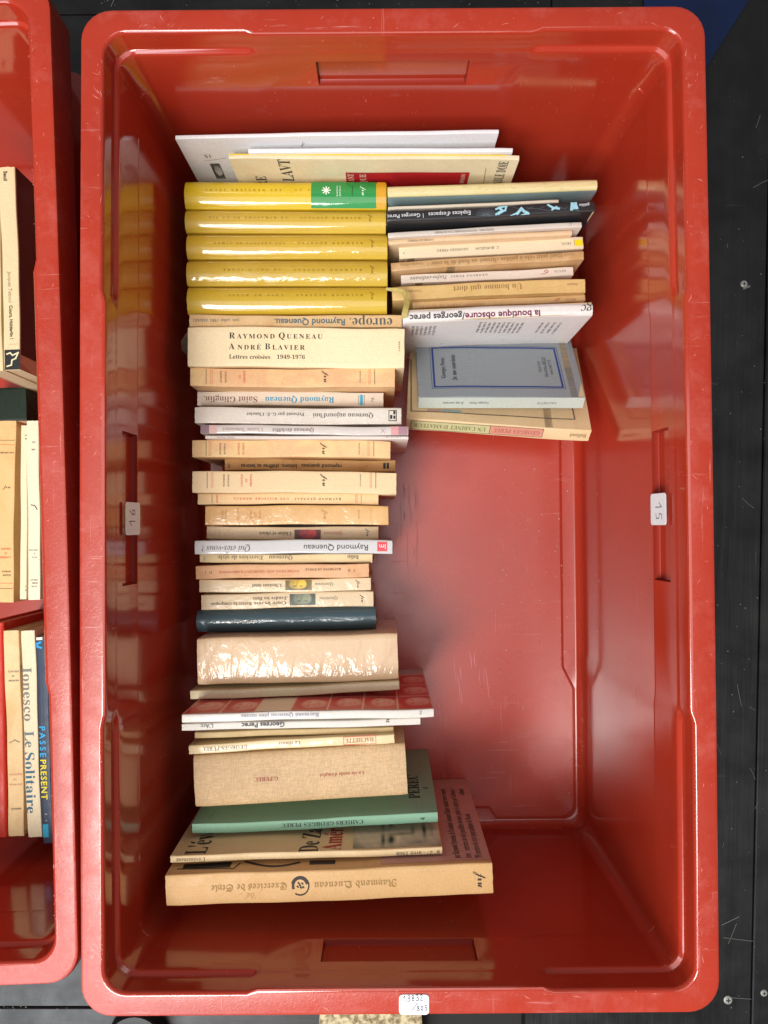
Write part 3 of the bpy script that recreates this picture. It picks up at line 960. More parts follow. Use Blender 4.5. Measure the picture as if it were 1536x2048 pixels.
b.text('Présenté par G.-E. Clancier', 'serifb', (78, 72, 68), 825, 672, 470, 672, 16)
b.line(BLK, [(1345, 649), (1390, 649), (1390, 711), (1345, 711)], .0007, closed=True, name='publisher_mark')
for q in ((1352, 676, 1366, 700), (1372, 652, 1384, 672), (1372, 680, 1384, 700)): b.rect(BLK, *q, name='publisher_mark')
b = Book('book', 'thin lilac-grey paperback with pink bands in a clear jacket', (401, 850, 867, 817, 852, 871), .14, wrapped((206, 196, 188), .15, 50, .12, .08, .7)); b.crop = 'C'
b.text('Queneau déchiffré', 'serif', (110, 92, 88), 885, 770, 628, 769, 21, name='title_lettering'); b.text('Claude Simonnet', 'serif', (168, 140, 138), 573, 766, 322, 766, 20, name='author_lettering')
for x0, x1, c in ((188, 240, (136, 110, 118)), (240, 286, (206, 170, 164)), (1358, 1404, (204, 146, 144)), (1404, 1458, (158, 120, 130))): b.rect(c, x0, 740, x1, 800, full=True)
b.line((150, 110, 130), [(1298, 758), (1320, 786)], .0004); b.line((150, 110, 130), [(1322, 760), (1296, 784)], .0004)
b = Book('booklet', 'very thin white booklet below the lilac-grey paperback', (410, 870, 877, 817, 872, 879), .14, paper((224, 212, 202), .1), cat='booklet'); b.crop = 'C'
b.text('TEMPS MÊLÉS', 'sans', GREY, 400, 815, 290, 815, 9); b.text('150+25-26', 'sans', GREY, 1420, 813, 1325, 813, 9)
blanche('orange-blotched cream paperback with a title in faded red', (384, 879, 913, 781, 881, 917), .130, (224, 178, 132), .6, 'C', ((309, 336), (422, 451)), (('LE VOYAGE', 1), ('EN GRÈCE', 1)), 838, 928, 935, 1162, (222, 1252), (240, 250, 1216, 1224), .5)
b = Book('book', 'short tan pocket book with two black bars at its right end', (449, 918, 940, 791, 919, 943), .108, paper((206, 164, 108), .5)); b.crop = 'C'
b.text('raymond queneau', 'sansb', (74, 60, 46), 1056, 990, 806, 991, 16, name='author_lettering'); b.text('bâtons, chiffres et lettres', 'sansb', (74, 60, 46), 782, 991, 435, 990, 16, name='title_lettering')
b.rect(BLK, 1310, 970, 1325, 1006, name='black_bar'); b.rect(BLK, 1331, 970, 1345, 1006, name='black_bar'); b.text('70', 'sans', BLK, 363, 1004, 363, 980, 15)
blanche('clean cream paperback with a three-line red title', (384, 941, 985, 793, 944, 988), .14, (228, 200, 158), .12, 'E', ((270, 297), (380, 408, 436)), (('CONTES', 1), ('ET', .3), ('PROPOS', 1)), 78, 172, 875, 1108, (167, 1203), (192, 202, 1168, 1176), .3)
b = Book('book', 'narrow cream paperback with red and black capitals in one line', (395, 987, 1008, 757, 987, 1010), .12, paper((228, 196, 150), .12), group='cream paperbacks with thin red and black rules'); b.crop = 'E'
b.text('RAYMOND QUENEAU', 'serifb', (70, 46, 36), 990, 241, 700, 238, 13, name='author_lettering'); b.text('UNE HISTOIRE MODÈLE', 'serifb', (176, 64, 48), 668, 238, 328, 237, 13, name='title_lettering')
for x, c in ((197, BLK), (225, REDI), (232, REDI), (1080, REDI), (1088, REDI), (1113, BLK)): b.line(c, [(x, 214), (x, 264)], .0004)
b = blanche('worn kraft-coloured paperback with faded lettering in a creased jacket', (410, 1011, 1050, 777, 1011, 1050), .125, (214, 162, 92), .5, 'E', ((262, 280), (435, 462, 490)), (('LOIN', .8), ('DE', .5), ('RUEIL', .8)), 298, 372, 882, 1098, (), (352, 360, 1172), faint=True)
b.cover.data.materials[0] = wrapped((216, 170, 108), .30, 34, .16, .3, .6, .15)
def poesie(label, q, cols, crop, title, author, pic, picf, nx, lean=0):
    b = Book('book', label, q, .108, wrapped((222, 198, 160), .20, 40, .16, .12, .5, .12), lean=lean, group='pocket books with a small portrait on the spine'); b.crop = crop
    for t in title: b.text(t[0], 'serif', (84, 72, 60), t[1], t[3], t[2], t[3], 16, name='title_lettering')
    b.text('Queneau', 'serif', cols, author[0], author[2], author[1], author[2], 16, name='author_lettering')
    b.picture(*pic, picf, 44, 20)
    b.text('nrf', 'script', BLK, nx[0], nx[1] + 24, nx[0], nx[1] - 24, 22, name='publisher_mark')
    return b
poesie('pocket book with a small red portrait on its spine', (413, 1053, 1078, 757, 1053, 1080), (196, 128, 116), 'E', [('Chêne et chien', 686, 486, 452)], (1000, 885, 452), (703, 428, 865, 486), face_fn((30, 8, 10), (216, 44, 44), 2, .62, 5, True, 2.6, 1.7), (1146, 446))
b = Book('book', 'glossy white paperback with a small red square at its right end', (389, 1080, 1108, 785, 1080, 1108), .135, wrapped((196, 194, 193), .03, 20, .1, .03, .4)); b.crop = 'E'
b.text('Qui etes-vous ?', 'ital', (72, 68, 70), 432, 546, 132, 546, 30, name='title_lettering'); b.line((72, 68, 70), [(283, 566), (291, 572), (299, 566)], .0005)
b.text('Raymond Queneau', 'sans', (44, 42, 46), 1158, 540, 758, 538, 28, name='author_lettering')
b.rect((216, 70, 78), 1212, 503, 1272, 561, name='publisher_mark'); b.text('lm', 'sans', (240, 225, 225), 1266, 532, 1222, 532, 34, lift=.0004, name='publisher_mark')
b = Book('book', 'cream pocket book half hidden under the glossy white paperback', (399, 1108, 1125, 745, 1108, 1127), .108, paper((224, 202, 158), .15)); b.crop = 'E'
b.text('Queneau', 'serif', (110, 100, 84), 693, 601, 545, 600, 24, name='author_lettering'); b.text('Exercices de style', 'serif', (110, 100, 84), 510, 600, 232, 600, 24, name='title_lettering')
b.text('folio', 'serifb', BLK, 1098, 598, 1028, 596, 24, name='publisher_mark'); b.text('1363', 'sans', GREY, 150, 622, 150, 592, 9)
b = Book('book', 'salmon paperback with dark and red capitals in one line', (391, 1131, 1160, 738, 1127, 1153), .115, paper((222, 174, 132), .35)); b.crop = 'E'
b.text('RAYMOND QUENEAU', 'serifb', (92, 58, 44), 990, 668, 765, 676, 14, name='author_lettering'); b.text('ENTRETIENS AVEC GEORGES CHARBONNIER', 'serifb', (178, 84, 58), 732, 680, 240, 692, 14, name='title_lettering')
for x in (158, 184, 193, 1036, 1044, 1070): b.line((110, 70, 50), [(x, 672 if x > 600 else 684), (x, 686 if x > 600 else 698)], .0005)
poesie('pocket book with a small yellow portrait on its spine', (398, 1161, 1186, 742, 1155, 1182), (140, 132, 112), 'E', [("L'Instant fatal", 625, 443, 772)], (943, 828, 765), (647, 740, 810, 798), face_fn((36, 28, 14), (240, 200, 30), 2, .62, 8, True, 2.6, 1.7), (1088, 762))
poesie('pocket book with a small dark green portrait on its spine', (402, 1189, 1220, 747, 1182, 1213), (140, 132, 112), 'E', [('Courir les rues, Battre la campagne,', 652, 182, 884), ('-Fendre les flots', 665, 447, 851)], (970, 855, 852), (673, 824, 833, 890), face_fn((26, 32, 28), (142, 150, 118), 2, .62, 11, True, 2.4, 1.7), (1114, 852))
b = Book('book', 'slate blue hardback in a glossy clear jacket', (392, 1221, 1268, 752, 1215, 1258), .112, wrapped((60, 86, 96), .22, 34, .05, .06, 1.0, .08, (1, 2, 1)), hard=True, bulge=.0065, rnd=.003); b.crop = 'F'
b.text('QUENEAU', 'serifb', (206, 206, 190), 478, 118, 330, 120, 14, name='author_lettering')
b = Book('book', 'thick cream slipcase wrapped in crinkled clear plastic', (394, 1275, 1374, 796, 1268, 1358), .143, wrapped((224, 192, 152), .30, 26, .15, .05, 1.0, .07, (2.0, .8, 1)), lean=-1, rnd=.002, bulge=.001, ct=.002)
b = Book('book', 'plain ivory paperback directly below the plastic-wrapped slipcase', (380, 1383, 1401, 799, 1363, 1381), .150, wrapped((226, 212, 172), .12, 40, .2, .1, .4), lean=-1)
b = Book('book', 'wide white-spined paperback with rows of red portraits on its cover', (363, 1428, 1446, 868, 1417, 1434), .205, wrapped((210, 203, 194), .10, 60, .2, .05, .4, .03), lean=-1); b.crop = 'F'
fns = [face_fn((214, 6, 18), (255, 206, 186), 1, 1.0, k) for k in range(4)]
cell = .035
nn = int(b.L / cell) + 1
cw = b.L / nn
def grid_fn(t, w):
    X = t * nn; Y = w * 3.0
    i, j = int(X), int(Y)
    k = (i * 5 + j * 3) % 7
    if X - i < .04 or Y - j < .035: return lin((250, 214, 196))
    if k == 3 and j == 0: return lin((246, 232, 206))
    return fns[k % 4](X - i, Y - j)
def cover_picture(b, face, x0, x1, z0, z1, fn, nx, ny, name='printed_photograph'):
    sg = 1 if face == 'F' else -1
    vs, fs, cols = [], [], []
    for j in range(ny + 1):
        for i in range(nx + 1):
            t, w = i / nx, j / ny
            vs.append(Vector((x0 + (x1 - x0) * t, sg * b.T / 2, z0 + (z1 - z0) * w))); cols.append(fn(t, w))
    for j in range(ny):
        for i in range(nx):
            k = j * (nx + 1) + i
            fs.append((k, k + 1, k + nx + 2, k + nx + 1))
    o = b.put(name, vs, fs, picture_mat(), face, .0001)
    at = o.data.color_attributes.new('print', 'FLOAT_COLOR', 'POINT')
    at.data.foreach_set('color', [c for q in cols for c in q])
cover_picture(b, 'F', -b.L / 2 + .0003, b.L / 2 - .0003, b.hb - .0012, .035, grid_fn, 170, 84)
b.text('Raymond Queneau plus intime', 'serif', (120, 122, 136), 818, 628, 388, 640, 19, name='title_lettering'); b.text('R2', 'sans', GREY, 1375, 628, 1375, 606, 12)
b = Book('magazine', 'white thin-spined magazine numbered 76 against the wide red portrait book', (363, 1448, 1463, 841, 1436, 1450), .200, paper((208, 202, 193), .08, .4), lean=-1, cat='magazine'); b.crop = 'F'
b.text('Georges Perec', 'sansb', (52, 54, 62), 630, 682, 393, 689, 18, name='title_lettering'); b.text("L'Arc", 'sansb', (110, 108, 108), 238, 690, 168, 693, 18, name='title_lettering'); b.text('76', 'sansb', BLK, 1195, 674, 1195, 648, 17)
b = Book('book', 'low tan paperback in shadow below the magazine numbered 76', (389, 1464, 1478, 787, 1454, 1465), .147, paper((200, 176, 130), .2), lean=-1)
b = Book('book', 'ivory paperback with a red framed word on its spine', (377, 1491, 1509, 789, 1467, 1486), .155, wrapped((226, 204, 160), .10, 40, .12, .1, .5), lean=-1); b.crop = 'F'
b.text('GEORGES PEREC', 'serif', (110, 100, 86), 425, 806, 175, 818, 22, name='author_lettering'); b.text('La clôture', 'serif', (120, 106, 92), 716, 784, 594, 788, 20, name='title_lettering')
b.text('HACHETTE', 'serif', (150, 96, 80), 1118, 766, 962, 771, 22, name='publisher_mark'); b.line((200, 84, 70), [(952, 752), (1128, 743), (1130, 788), (954, 795)], .0006, closed=True, name='red_frame')
b = Book('book', 'thick beige cloth hardback with small red lettering', (388, 1512, 1617, 813, 1487, 1592), .158, cloth((208, 174, 130)), hard=True, bulge=.002, rnd=.003, lean=-1); b.crop = 'G'
b.text("La vie mode d'emploi", 'serif', (150, 62, 42), 918, 190, 722, 198, 17, name='title_lettering'); b.text('G.PEREC', 'serif', (150, 62, 42), 541, 212, 435, 218, 17, name='author_lettering')
b = Book('book', 'mint green paperback with dark capitals, leaning near the bottom', (384, 1649, 1670, 876, 1625, 1646), .160, paper((142, 186, 158), .06, .5, (120, 160, 134)), lean=4.5); b.crop = 'G'
b.text('CAHIERS GEORGES PEREC', 'serifb', (44, 62, 54), 915, 402, 553, 420, 17, name='title_lettering'); b.text('4', 'serifb', (40, 50, 46), 1175, 396, 1175, 380, 17)
b.text('PEREC', 'serif', (40, 40, 40), 1140, 305, 1128, 200, 20, face='F', hm=.011, name='cover_lettering'); b.text('4', 'serif', (40, 40, 40), 1190, 262, 1186, 250, 12, face='F', hm=.005)
b.line((190, 196, 180), [(1160, 345), (1158, 305)], .0004, face='F'); b.line((110, 130, 116), [(235, 395), (268, 355)], .0004, face='F')
b = Book('magazine', 'cream magazine with a grey photograph and tall letters on its cover', (340, 1712, 1727, 885, 1694, 1709), .196, paper((224, 196, 152), .12, .45), lean=1.0, cat='magazine'); b.crop = 'G'
b.text("L'événement", 'serifb', (110, 92, 70), 221, 566, 93, 573, 14, name='title_lettering'); b.text('n° 27 - avril 1968', 'serif', (84, 72, 60), 1250, 536, 1058, 545, 15)
b.text("L'évé", 'serif', (54, 48, 44), 175, 548, 232, 440, 30, face='F', hm=.022, name='cover_lettering')
b.text('De Za', 'serif', (46, 42, 40), 664, 538, 702, 432, 30, face='F', hm=.020, name='cover_lettering'); b.text('Amér', 'serif', (180, 40, 36), 770, 528, 792, 432, 30, face='F', hm=.020, name='cover_lettering')
a = b.hit('F', *px('G', 868, 520)); c = b.hit('F', *px('G', 1248, 425))
cover_picture(b, 'F', a.x, b.L / 2 - .0008, b.hb - .004, b.hb - .080, face_fn((14, 13, 13), (252, 232, 200), 1, .50, 21, False, 1.5), 90, 66)
b = Book('book', 'large heavy ochre book with blackletter title, last of the left column', (331, 1751, 1815, 986, 1726, 1790), .212, paper((218, 176, 122), .10, .45), rnd=.0015, lean=.8); b.crop = 'G'
b.local('F', .045, b.L / 2 - .0008, .001, b.hb - .006, paper((206, 160, 148), .1), 'mauve_bounce_tint', .00005)  # red bounce from the crate painted into the cover's colour
b.text('Exercices de Style', 'frak', (158, 122, 66), 580, 686, 245, 696, 30, name='title_lettering'); b.text('Raymond Queneau', 'frak', (158, 122, 66), 1060, 672, 697, 684, 34, name='author_lettering')
b.text('nrf', 'script', (42, 34, 30), 1412, 692, 1418, 622, 42, name='publisher_mark')
cx, cy = 637, 684
b.line((52, 42, 36), [(cx + 38 * math.cos(t / 10), cy + 40 * math.sin(t / 10)) for t in range(-28, 22)], .0012, name='round_emblem')
b.line((52, 42, 36), [(cx + 31 * math.cos(t / 10), cy + 34 * math.sin(t / 10)) for t in range(-34, -3)], .0022, name='round_emblem')
for q in ((-8, -14), (8, -12), (-12, 2), (2, 6), (-2, -4), (12, 4)): b.line((52, 42, 36), [(cx + q[0], cy + q[1]), (cx + q[0] + 3, cy + q[1] + 3)], .0013, name='round_emblem')
b.text(", 'de' ,", 'serif', (190, 150, 92), 462, 726, 376, 732, 18)
for x, (y0, y1), t in ((1313, (568, 262), "par Raymond Queneau, de l'Académie Goncourt Editeur consulte vertes et comptes"), (1358, (568, 262), "Avec 33 exercices de style parallèles dessinés, peints et sculptés par Carelman et"), (1404, (566, 372), '99 exercices de style typographiques de Massin'), (1338, (290, 262), 'Gallimard')):
    dx = (y0 - y1) * .19
    b.text(t, 'serifb', (58, 40, 38), x + 8, y0, x - dx + 8, y1, 14, face='F', hm=.0072, name='cover_lettering')
b.rect((28, 24, 26), 130, 592, 330, 606, face='F', name='black_panel'); b.line((40, 36, 34), [(100, 612), (345, 612), (375, 588)], .0012, face='F')
b.rect((60, 52, 50), 680, 574, 790, 586, face='F', name='black_panel')
b.line((56, 50, 48), [(400 + 230 * k / 12, 582 + 16 * math.sin(k / 12 * math.pi)) for k in range(13)], .003, face='F', name='dark_arc')

# ---- right column
b = Book('book', 'pale yellow and blue book in a clear jacket, topmost of the right column', (775, 372, 392, 1195, 356, 379), .150, wrapped((222, 206, 150), .12, 30, .12, .15, .8), hard=True, bulge=.001, ct=.0015); b.crop = 'B'
for k in range(9):
    x = 560 + R.random() * 780; y = 400 + R.random() * 30
    b.line((186, 176, 132), [(x, y), (x + R.uniform(-40, 60), y + R.uniform(-25, 25)), (x + R.uniform(20, 90), y + R.uniform(-25, 25))], .0003)
z = b.hb
b.local('K', -b.L / 2, b.L / 2, 0, z - .003, wrapped((146, 172, 178), .1, 30, .12, .2, .6), 'blue_cover_print')
b = Book('booklet', 'thin white booklet between the pale yellow book and the black book', (776, 413, 420, 1118, 398, 405), .150, paper((222, 212, 192), .1), cat='booklet', T=.003)
b = Book('book', 'black paperback with white lettering and pale blue drawings', (773, 422, 444, 1190, 402, 424), .155, wrapped((26, 26, 30), .05, 30, .2, .0, .4), rnd=.0012); b.crop = 'B'
W = (220, 224, 226); LB = (146, 196, 208)
b.text('Georges Perec', 'sans', W, 310, 584, 105, 596, 20, name='author_lettering'); b.text("Espèces d'espaces", 'sans', W, 620, 570, 358, 582, 20, name='title_lettering'); b.line(W, [(326, 576), (328, 600)], .0004)
b.text('galilée', 'sans', W, 1348, 520, 1284, 526, 18, name='publisher_mark')
for k in range(11):
    a = math.pi * (1.02 + k / 10 * .96)
    b.line((120, 140, 150), [(714 + 8 * math.cos(a), 590 + 8 * math.sin(a)), (714 + 62 * math.cos(a), 586 + 46 * math.sin(a))], .0002, name='drawn_lines')
b.line(LB, [(775, 548), (800, 536), (838, 530), (830, 556), (796, 566), (775, 580)], .0018, name='drawing'); b.line(LB, [(800, 545), (815, 560), (790, 575)], .0024, name='drawing')
b.line(LB, [(870, 596), (905, 575), (930, 545), (945, 560), (970, 575), (935, 590)], .0026, name='drawing'); b.line(LB, [(1095, 522), (1125, 540), (1160, 545)], .0020, name='drawing'); b.line(LB, [(1120, 550), (1145, 535)], .0018, name='drawing')
b.line(LB, [(1238, 548), (1242, 510), (1252, 540), (1262, 508), (1270, 540)], .0026, name='drawing')
for k in range(5): b.line((110, 122, 130), [(860 + k * 95, 530 + 10 * (k % 3)), (960 + k * 80, 560 - 12 * (k % 2)), (1000 + k * 70, 530)], .0002, name='drawn_lines')
b = Book('book', 'thin grey-white paperback with tiny condensed lettering, below the black book', (776, 464, 475, 1164, 443, 454), .142, paper((212, 200, 188), .08, .4)); b.crop = 'B'
b.text("GEORGES PEREC / TENTATIVE D'ÉPUISEMENT D'UN LIEU PARISIEN", 'sans', (90, 84, 80), 762, 676, 398, 690, 13, name='title_lettering'); b.text('C', 'ital', GREY, 1238, 642, 1222, 643, 16)
b = Book('book', 'thin peach paperback with a rounded right end', (776, 478, 489, 1145, 457, 469), .138, paper((222, 190, 152), .15), rnd=.002); b.crop = 'B'
b.text('GEORGES PEREC', 'serif', (96, 80, 68), 390, 736, 230, 744, 12, name='author_lettering')
b = Book('book', 'ivory paperback with a yellow square at its right end', (798, 493, 520, 1167, 473, 497), .128, paper((226, 208, 176), .06)); b.crop = 'B'
b.text('SEUIL', 'sans', (90, 84, 76), 1236, 758, 1172, 763, 15, name='publisher_mark'); b.text('C. BURGELIN', 'sans', (84, 78, 72), 793, 784, 648, 791, 15, name='author_lettering'); b.text('GEORGES PEREC', 'sans', (84, 78, 72), 605, 794, 408, 803, 15, name='title_lettering')
b.rect((232, 196, 10), 1256, 737, 1307, 772, name='yellow_square'); b.line((90, 80, 50), [(1255, 735), (1255, 773)], .0003); b.text('4', 'serif', BLK, 207, 824, 207, 812, 10)
b = Book('book', 'worn tan paperback with a long faded title along its spine', (782, 525, 542, 1168, 500, 518), .132, paper((204, 168, 122), .45), lean=-1); b.crop = 'B'
b.text('Denoël', 'serif', (150, 118, 76), 1258, 826, 1192, 832, 15); b.text('Quel petit vélo à guidon chromé au fond de la cour ?', 'serif', (138, 104, 64), 1182, 838, 350, 882, 17, name='title_lettering'); b.text('Georges Perec', 'serif', (150, 118, 76), 326, 884, 182, 892, 13, name='author_lettering')
b = Book('book', 'white paperback with grey spaced capitals and a red mark', (802, 551, 568, 1147, 532, 551), .122, paper((226, 212, 198), .06)); b.crop = 'B'
b.text('SEUIL', 'serif', (90, 80, 74), 1205, 926, 1128, 932, 13, name='publisher_mark'); b.text('GEORGES PEREC', 'serif', (96, 84, 80), 722, 951, 492, 962, 13, name='author_lettering'); b.text("l'infra-ordinaire", 'ital', (64, 56, 54), 470, 966, 242, 976, 16, name='title_lettering')
b.line((170, 70, 60), [(1050, 948), (1075, 944), (1096, 930), (1084, 920), (1070, 930), (1092, 940)], .0005, name='publisher_mark')
b = Book('book', 'golden tan paperback with a large faded serif title', (784, 573, 600, 1171, 555, 584), .132, paper((218, 184, 122), .25)); b.crop = 'B'
b.text('Un homme qui dort', 'serif', (146, 112, 62), 936, 1020, 510, 1042, 30, name='title_lettering'); b.text('Georges Perec', 'serif', (150, 116, 70), 312, 1052, 176, 1058, 14, name='author_lettering'); b.text('Denoël', 'serif', (140, 108, 64), 1276, 1008, 1212, 1013, 15, name='publisher_mark')
b = Book('book', 'narrow apricot paperback tucked behind the white book with purple lettering', (825, 604, 617, 1171, 588, 602), .122, paper((224, 190, 138), .2)); b.crop = 'B'
b.text('SEUIL', 'serif', (150, 110, 80), 1266, 1100, 1200, 1106, 13); b.text('GEORGES PEREC JE SUIS NÉ', 'serif', (176, 112, 80), 700, 1128, 300, 1150, 12, name='title_lettering'); b.line((170, 70, 60), [(1136, 1106), (1150, 1112), (1166, 1100), (1154, 1094), (1144, 1104)], .0005)
b = Book('book', 'white book with bold purple and grey lettering, two thin books leaning before it', (805, 619, 644, 1186, 601, 630), .150, paper((226, 221, 216), .03, .35), rnd=.004, lean=-1.0); b.crop = 'B'
b.text('la boutique obscure', 'sansb', (112, 30, 66), 1048, 1192, 584, 1206, 32, name='title_lettering'); b.text('/georges perec', 'sansb', (66, 62, 64), 582, 1206, 244, 1218, 32, name='author_lettering')
b.text('gc', 'ital', (50, 46, 48), 1362, 1160, 1292, 1168, 44, name='publisher_mark')
for k in range(14):
    x = 650 + k * 28 if k < 10 else 1020 + (k - 10) * 36
    b.text('la nuit dans un rêve obscur'[k % 6: k % 6 + 13], 'sans', (92, 90, 92), x + 30, 1245, x + 12, 1310, 8, face='K', hm=.0022, name='blurb_lettering')
for k in range(6):
    x = 250 + k * 26
    b.text('les rêves de la nuit'[k: k + 12], 'sans', (92, 90, 92), x + 20, 1262, x + 10, 1318, 8, face='K', hm=.0022, name='blurb_lettering')
# the two leaning thin books
b = Book('book', 'cream book with pink and green title boxes on its spine, leaning lowest', (812, 838, 862, 1177, 862, 886), .137, paper((224, 196, 152), .12), lean=50, T=.0155); b.crop = 'D'
def box3(b, x0, x1, col, y0, y1):
    b.line((90, 80, 60), [(x0, y0 - 18), (x1, y1 - 18), (x1, y1 + 20), (x0, y0 + 20)], .0005, closed=True, name='title_box', lift=.0003)
a0 = b.hit('S', *px('D', 250, 842)); a1 = b.hit('S', *px('D', 733, 872)); a2 = b.hit('S', *px('D', 1058, 892))
h = b.T * .36
for q0, q1, c in ((a0, a1, (184, 178, 130)), (a1, a2, (200, 136, 116))):
    b.put('title_box', [Vector((q0.x, -h, 0)), Vector((q1.x, -h, 0)), Vector((q1.x, h, 0)), Vector((q0.x, h, 0))], [(0, 1, 2, 3)], ink(c), 'S', .0001)
    for (xa, ya, xb, yb2) in ((q0.x, -h, q1.x, -h), (q0.x, h, q1.x, h), (q0.x, -h, q0.x, h), (q1.x, -h, q1.x, h)):
        d = Vector((xb - xa, yb2 - ya, 0)).normalized(); m = Vector((-d.y, d.x, 0)) * .0003
        A, B2 = Vector((xa, ya, 0)), Vector((xb, yb2, 0))
        b.put('box_rule', [A + m, A - m, B2 - m, B2 + m], [(0, 1, 2, 3)], ink((92, 80, 62)), 'S', .0002)
def ltext(b, t, st, col, xa, xb, y, hm, name='lettering'):
    vs, fs, hm = layout(t, st, abs(xb - xa), hm)
    sg = 1 if xb > xa else -1
    b.put(name, [Vector((xa + sg * x, y + sg * (yy - hm / 2), 0)) for x, yy in vs], fs, ink(col), 'S', .0003)
ltext(b, "UN CABINET D'AMATEUR", 'serif', (112, 110, 70), a1.x - .004, a0.x + .003, 0, .0052, 'title_lettering')
ltext(b, 'GEORGES PEREC', 'serif', (160, 92, 76), a2.x - .003, a1.x + .003, 0, .0052, 'author_lettering')
ltext(b, 'Balland', 'serif', (130, 104, 66), b.L / 2 - .004, b.L / 2 - .021, 0, .0052, 'publisher_mark')
b.line((96, 88, 76), [(252, 430), (252, 745), (1258, 795), (1200, 520)], .0012, face='F', name='cover_frame')
b.rect((190, 150, 140), 352, 735, 436, 752, face='F', name='cover_patch'); b.rect((150, 172, 168), 440, 738, 560, 758, face='F', name='cover_patch')
cab = b
b = Book('book', 'small blue-grey book with a dark blue frame on its cover, leaning', (836, 796, 819, 1166, 796, 819), .124, paper((142, 149, 153), .05, .55, (128, 136, 142)), lean=50, T=.0145, z0=FLOOR + .0140); b.crop = 'D'
b.cover.data.materials.append(paper((186, 194, 184), .06))
b.rect((186, 194, 184), 300, 668, 1305, 730, full=True, name='pale_spine', mat=paper((182, 190, 180), .06))
fx = b.L * .40
def fz(z): return b.hb - z
def frame(x0, x1, z0, z1, th, col, nm):
    y = b.T / 2
    for (xa, za, xb, zb_) in ((x0, z0, x1, z0), (x0, z1, x1, z1), (x0, z0, x0, z1), (x1, z0, x1, z1)):
        d = Vector((xb - xa, 0, zb_ - za)).normalized(); m = Vector((-d.z, 0, d.x)) * th / 2; e = d * th / 2
        A, B2 = Vector((xa, y, za)), Vector((xb, y, zb_))
        A, B2 = A - e, B2 + e; N = 24
        pts = [A + (B2 - A) * k / N + m * sg for k in range(N + 1) for sg in (1, -1)]
        b.put(nm, pts, [(2 * k, 2 * k + 2, 2 * k + 3, 2 * k + 1) for k in range(N)], ink(col), 'F', .0001)
q0, q1, q2 = b.hit('F', *px('D', 386, 358)), b.hit('F', *px('D', 1186, 596)), b.hit('F', *px('D', 400, 596))
frame(q2.x - .0005, q1.x, q1.z, q0.z, .0018, (24, 54, 128), 'blue_frame'); frame(q2.x - .0030, q1.x + .0025, q1.z + .0025, q0.z - .0025, .0004, (40, 60, 110), 'thin_frame')
b.text('Georges Perec', 'serif', (44, 44, 48), 447, 545, 447, 418, 18, face='F', hm=.0052, name='cover_lettering'); b.text('Je me souviens', 'serif', (44, 44, 48), 512, 558, 512, 400, 20, face='F', hm=.0060, name='cover_lettering')
for x, t, y0, y1 in ((1042, 'TEXTES', 506, 440), (1074, 'DU XXe SIÈCLE', 534, 412), (1108, 'HACHETTE', 520, 428)): b.text(t, 'sans', (70, 76, 84), x, y0, x, y1, 10, face='F', hm=.0030, name='cover_lettering')
b.line((80, 86, 94), [(1088, 534), (1076, 414)], .0003, face='F')
sx_ = lambda x: b.hit('S', *px('D', x, 697)).x
ltext(b, 'HACHETTE', 'sans', (80, 86, 84), sx_(1145), sx_(1025), 0, .0028, 'publisher_mark'); ltext(b, 'Georges Perec', 'serif', (70, 76, 76), sx_(728), sx_(608), 0, .0036, 'author_lettering'); ltext(b, 'Je me souviens', 'serif', (70, 76, 76), sx_(575), sx_(445), 0, .0036, 'title_lettering')

# ribbon bookmark hanging at the left end of the right column
def ribbon():
    pts = [(772, 578, .153), (790, 580, .156), (803, 582, .160), (811, 590, .163), (814, 602, .166), (812, 616, .168), (809, 628, .1675), (810, 636, .166)]
    c = [P(*q) for q in pts]
    vs, fs = [], []
    for i, p in enumerate(c):
        d = (c[min(i + 1, len(c) - 1)] - c[max(i - 1, 0)]).normalized()
        w = .0014 + .0014 * min(1, i / 4)
        n = Vector((-d.y, d.x, .5 * math.sin(i))).normalized() * w
        up = Vector((0, 0, .0003))
        vs += [p + n + up, p - n + up, p - n - up, p + n - up]
    for i in range(len(c) - 1):
        for k in range(4): fs.append((4 * i + k, 4 * i + (k + 1) % 4, 4 * i + 4 + (k + 1) % 4, 4 * i + 4 + k))
    fs += [(3, 2, 1, 0), tuple(4 * (len(c) - 1) + k for k in range(4))]
    o = mesh_obj('ribbon_bookmark', vs, fs, cloth((190, 172, 96)), None, True, angle=50)
    tag(o, 'olive yellow ribbon bookmark lying over the left end of the right column', 'bookmark')
ribbon()

# ---- books in the neighbouring crate
def vbook(label, q, hb, mat, **k): return Book('book', label, q, hb, mat, vert=True, **k)
b = vbook('sand-coloured paperback standing at the left edge, its sign cut off', (333, -46, -2, 742, -34, 5), .14, paper((222, 204, 160), .1))
b = vbook('ivory paperback with a black emblem square at its lower end', (333, -1, 28, 740, 7, 44), .14, paper((228, 208, 164), .08)); b.crop = 'K0'
b.text('Seuil', 'sansb', BLK, 42, 92, 48, 172, 24, name='publisher_mark'); b.text('Jacques Teboul', 'sans', (150, 134, 108), 76, 915, 88, 1170, 22, name='author_lettering'); b.text('Cours, Hölderlin !', 'sansb', BLK, 88, 1190, 98, 1470, 22, name='title_lettering')
b.rect((36, 36, 38), 26, 1556, 184, 1714, full=True, name='black_emblem_square')
b.line((226, 214, 170), [(58, 1590), (85, 1580), (105, 1600), (150, 1578), (130, 1625), (100, 1640), (95, 1680), (60, 1690)], .0013, name='emblem', lift=.0004)
b.text('FRANCE', 'serif', (190, 170, 130), 70, 1508, 150, 1512, 10)
b.local('F', -b.L / 2, b.L / 2 - .015, 0, b.hb - .002, wrapped((44, 46, 46), .05, 30, .2, .1, .3), 'dark_cover_print')
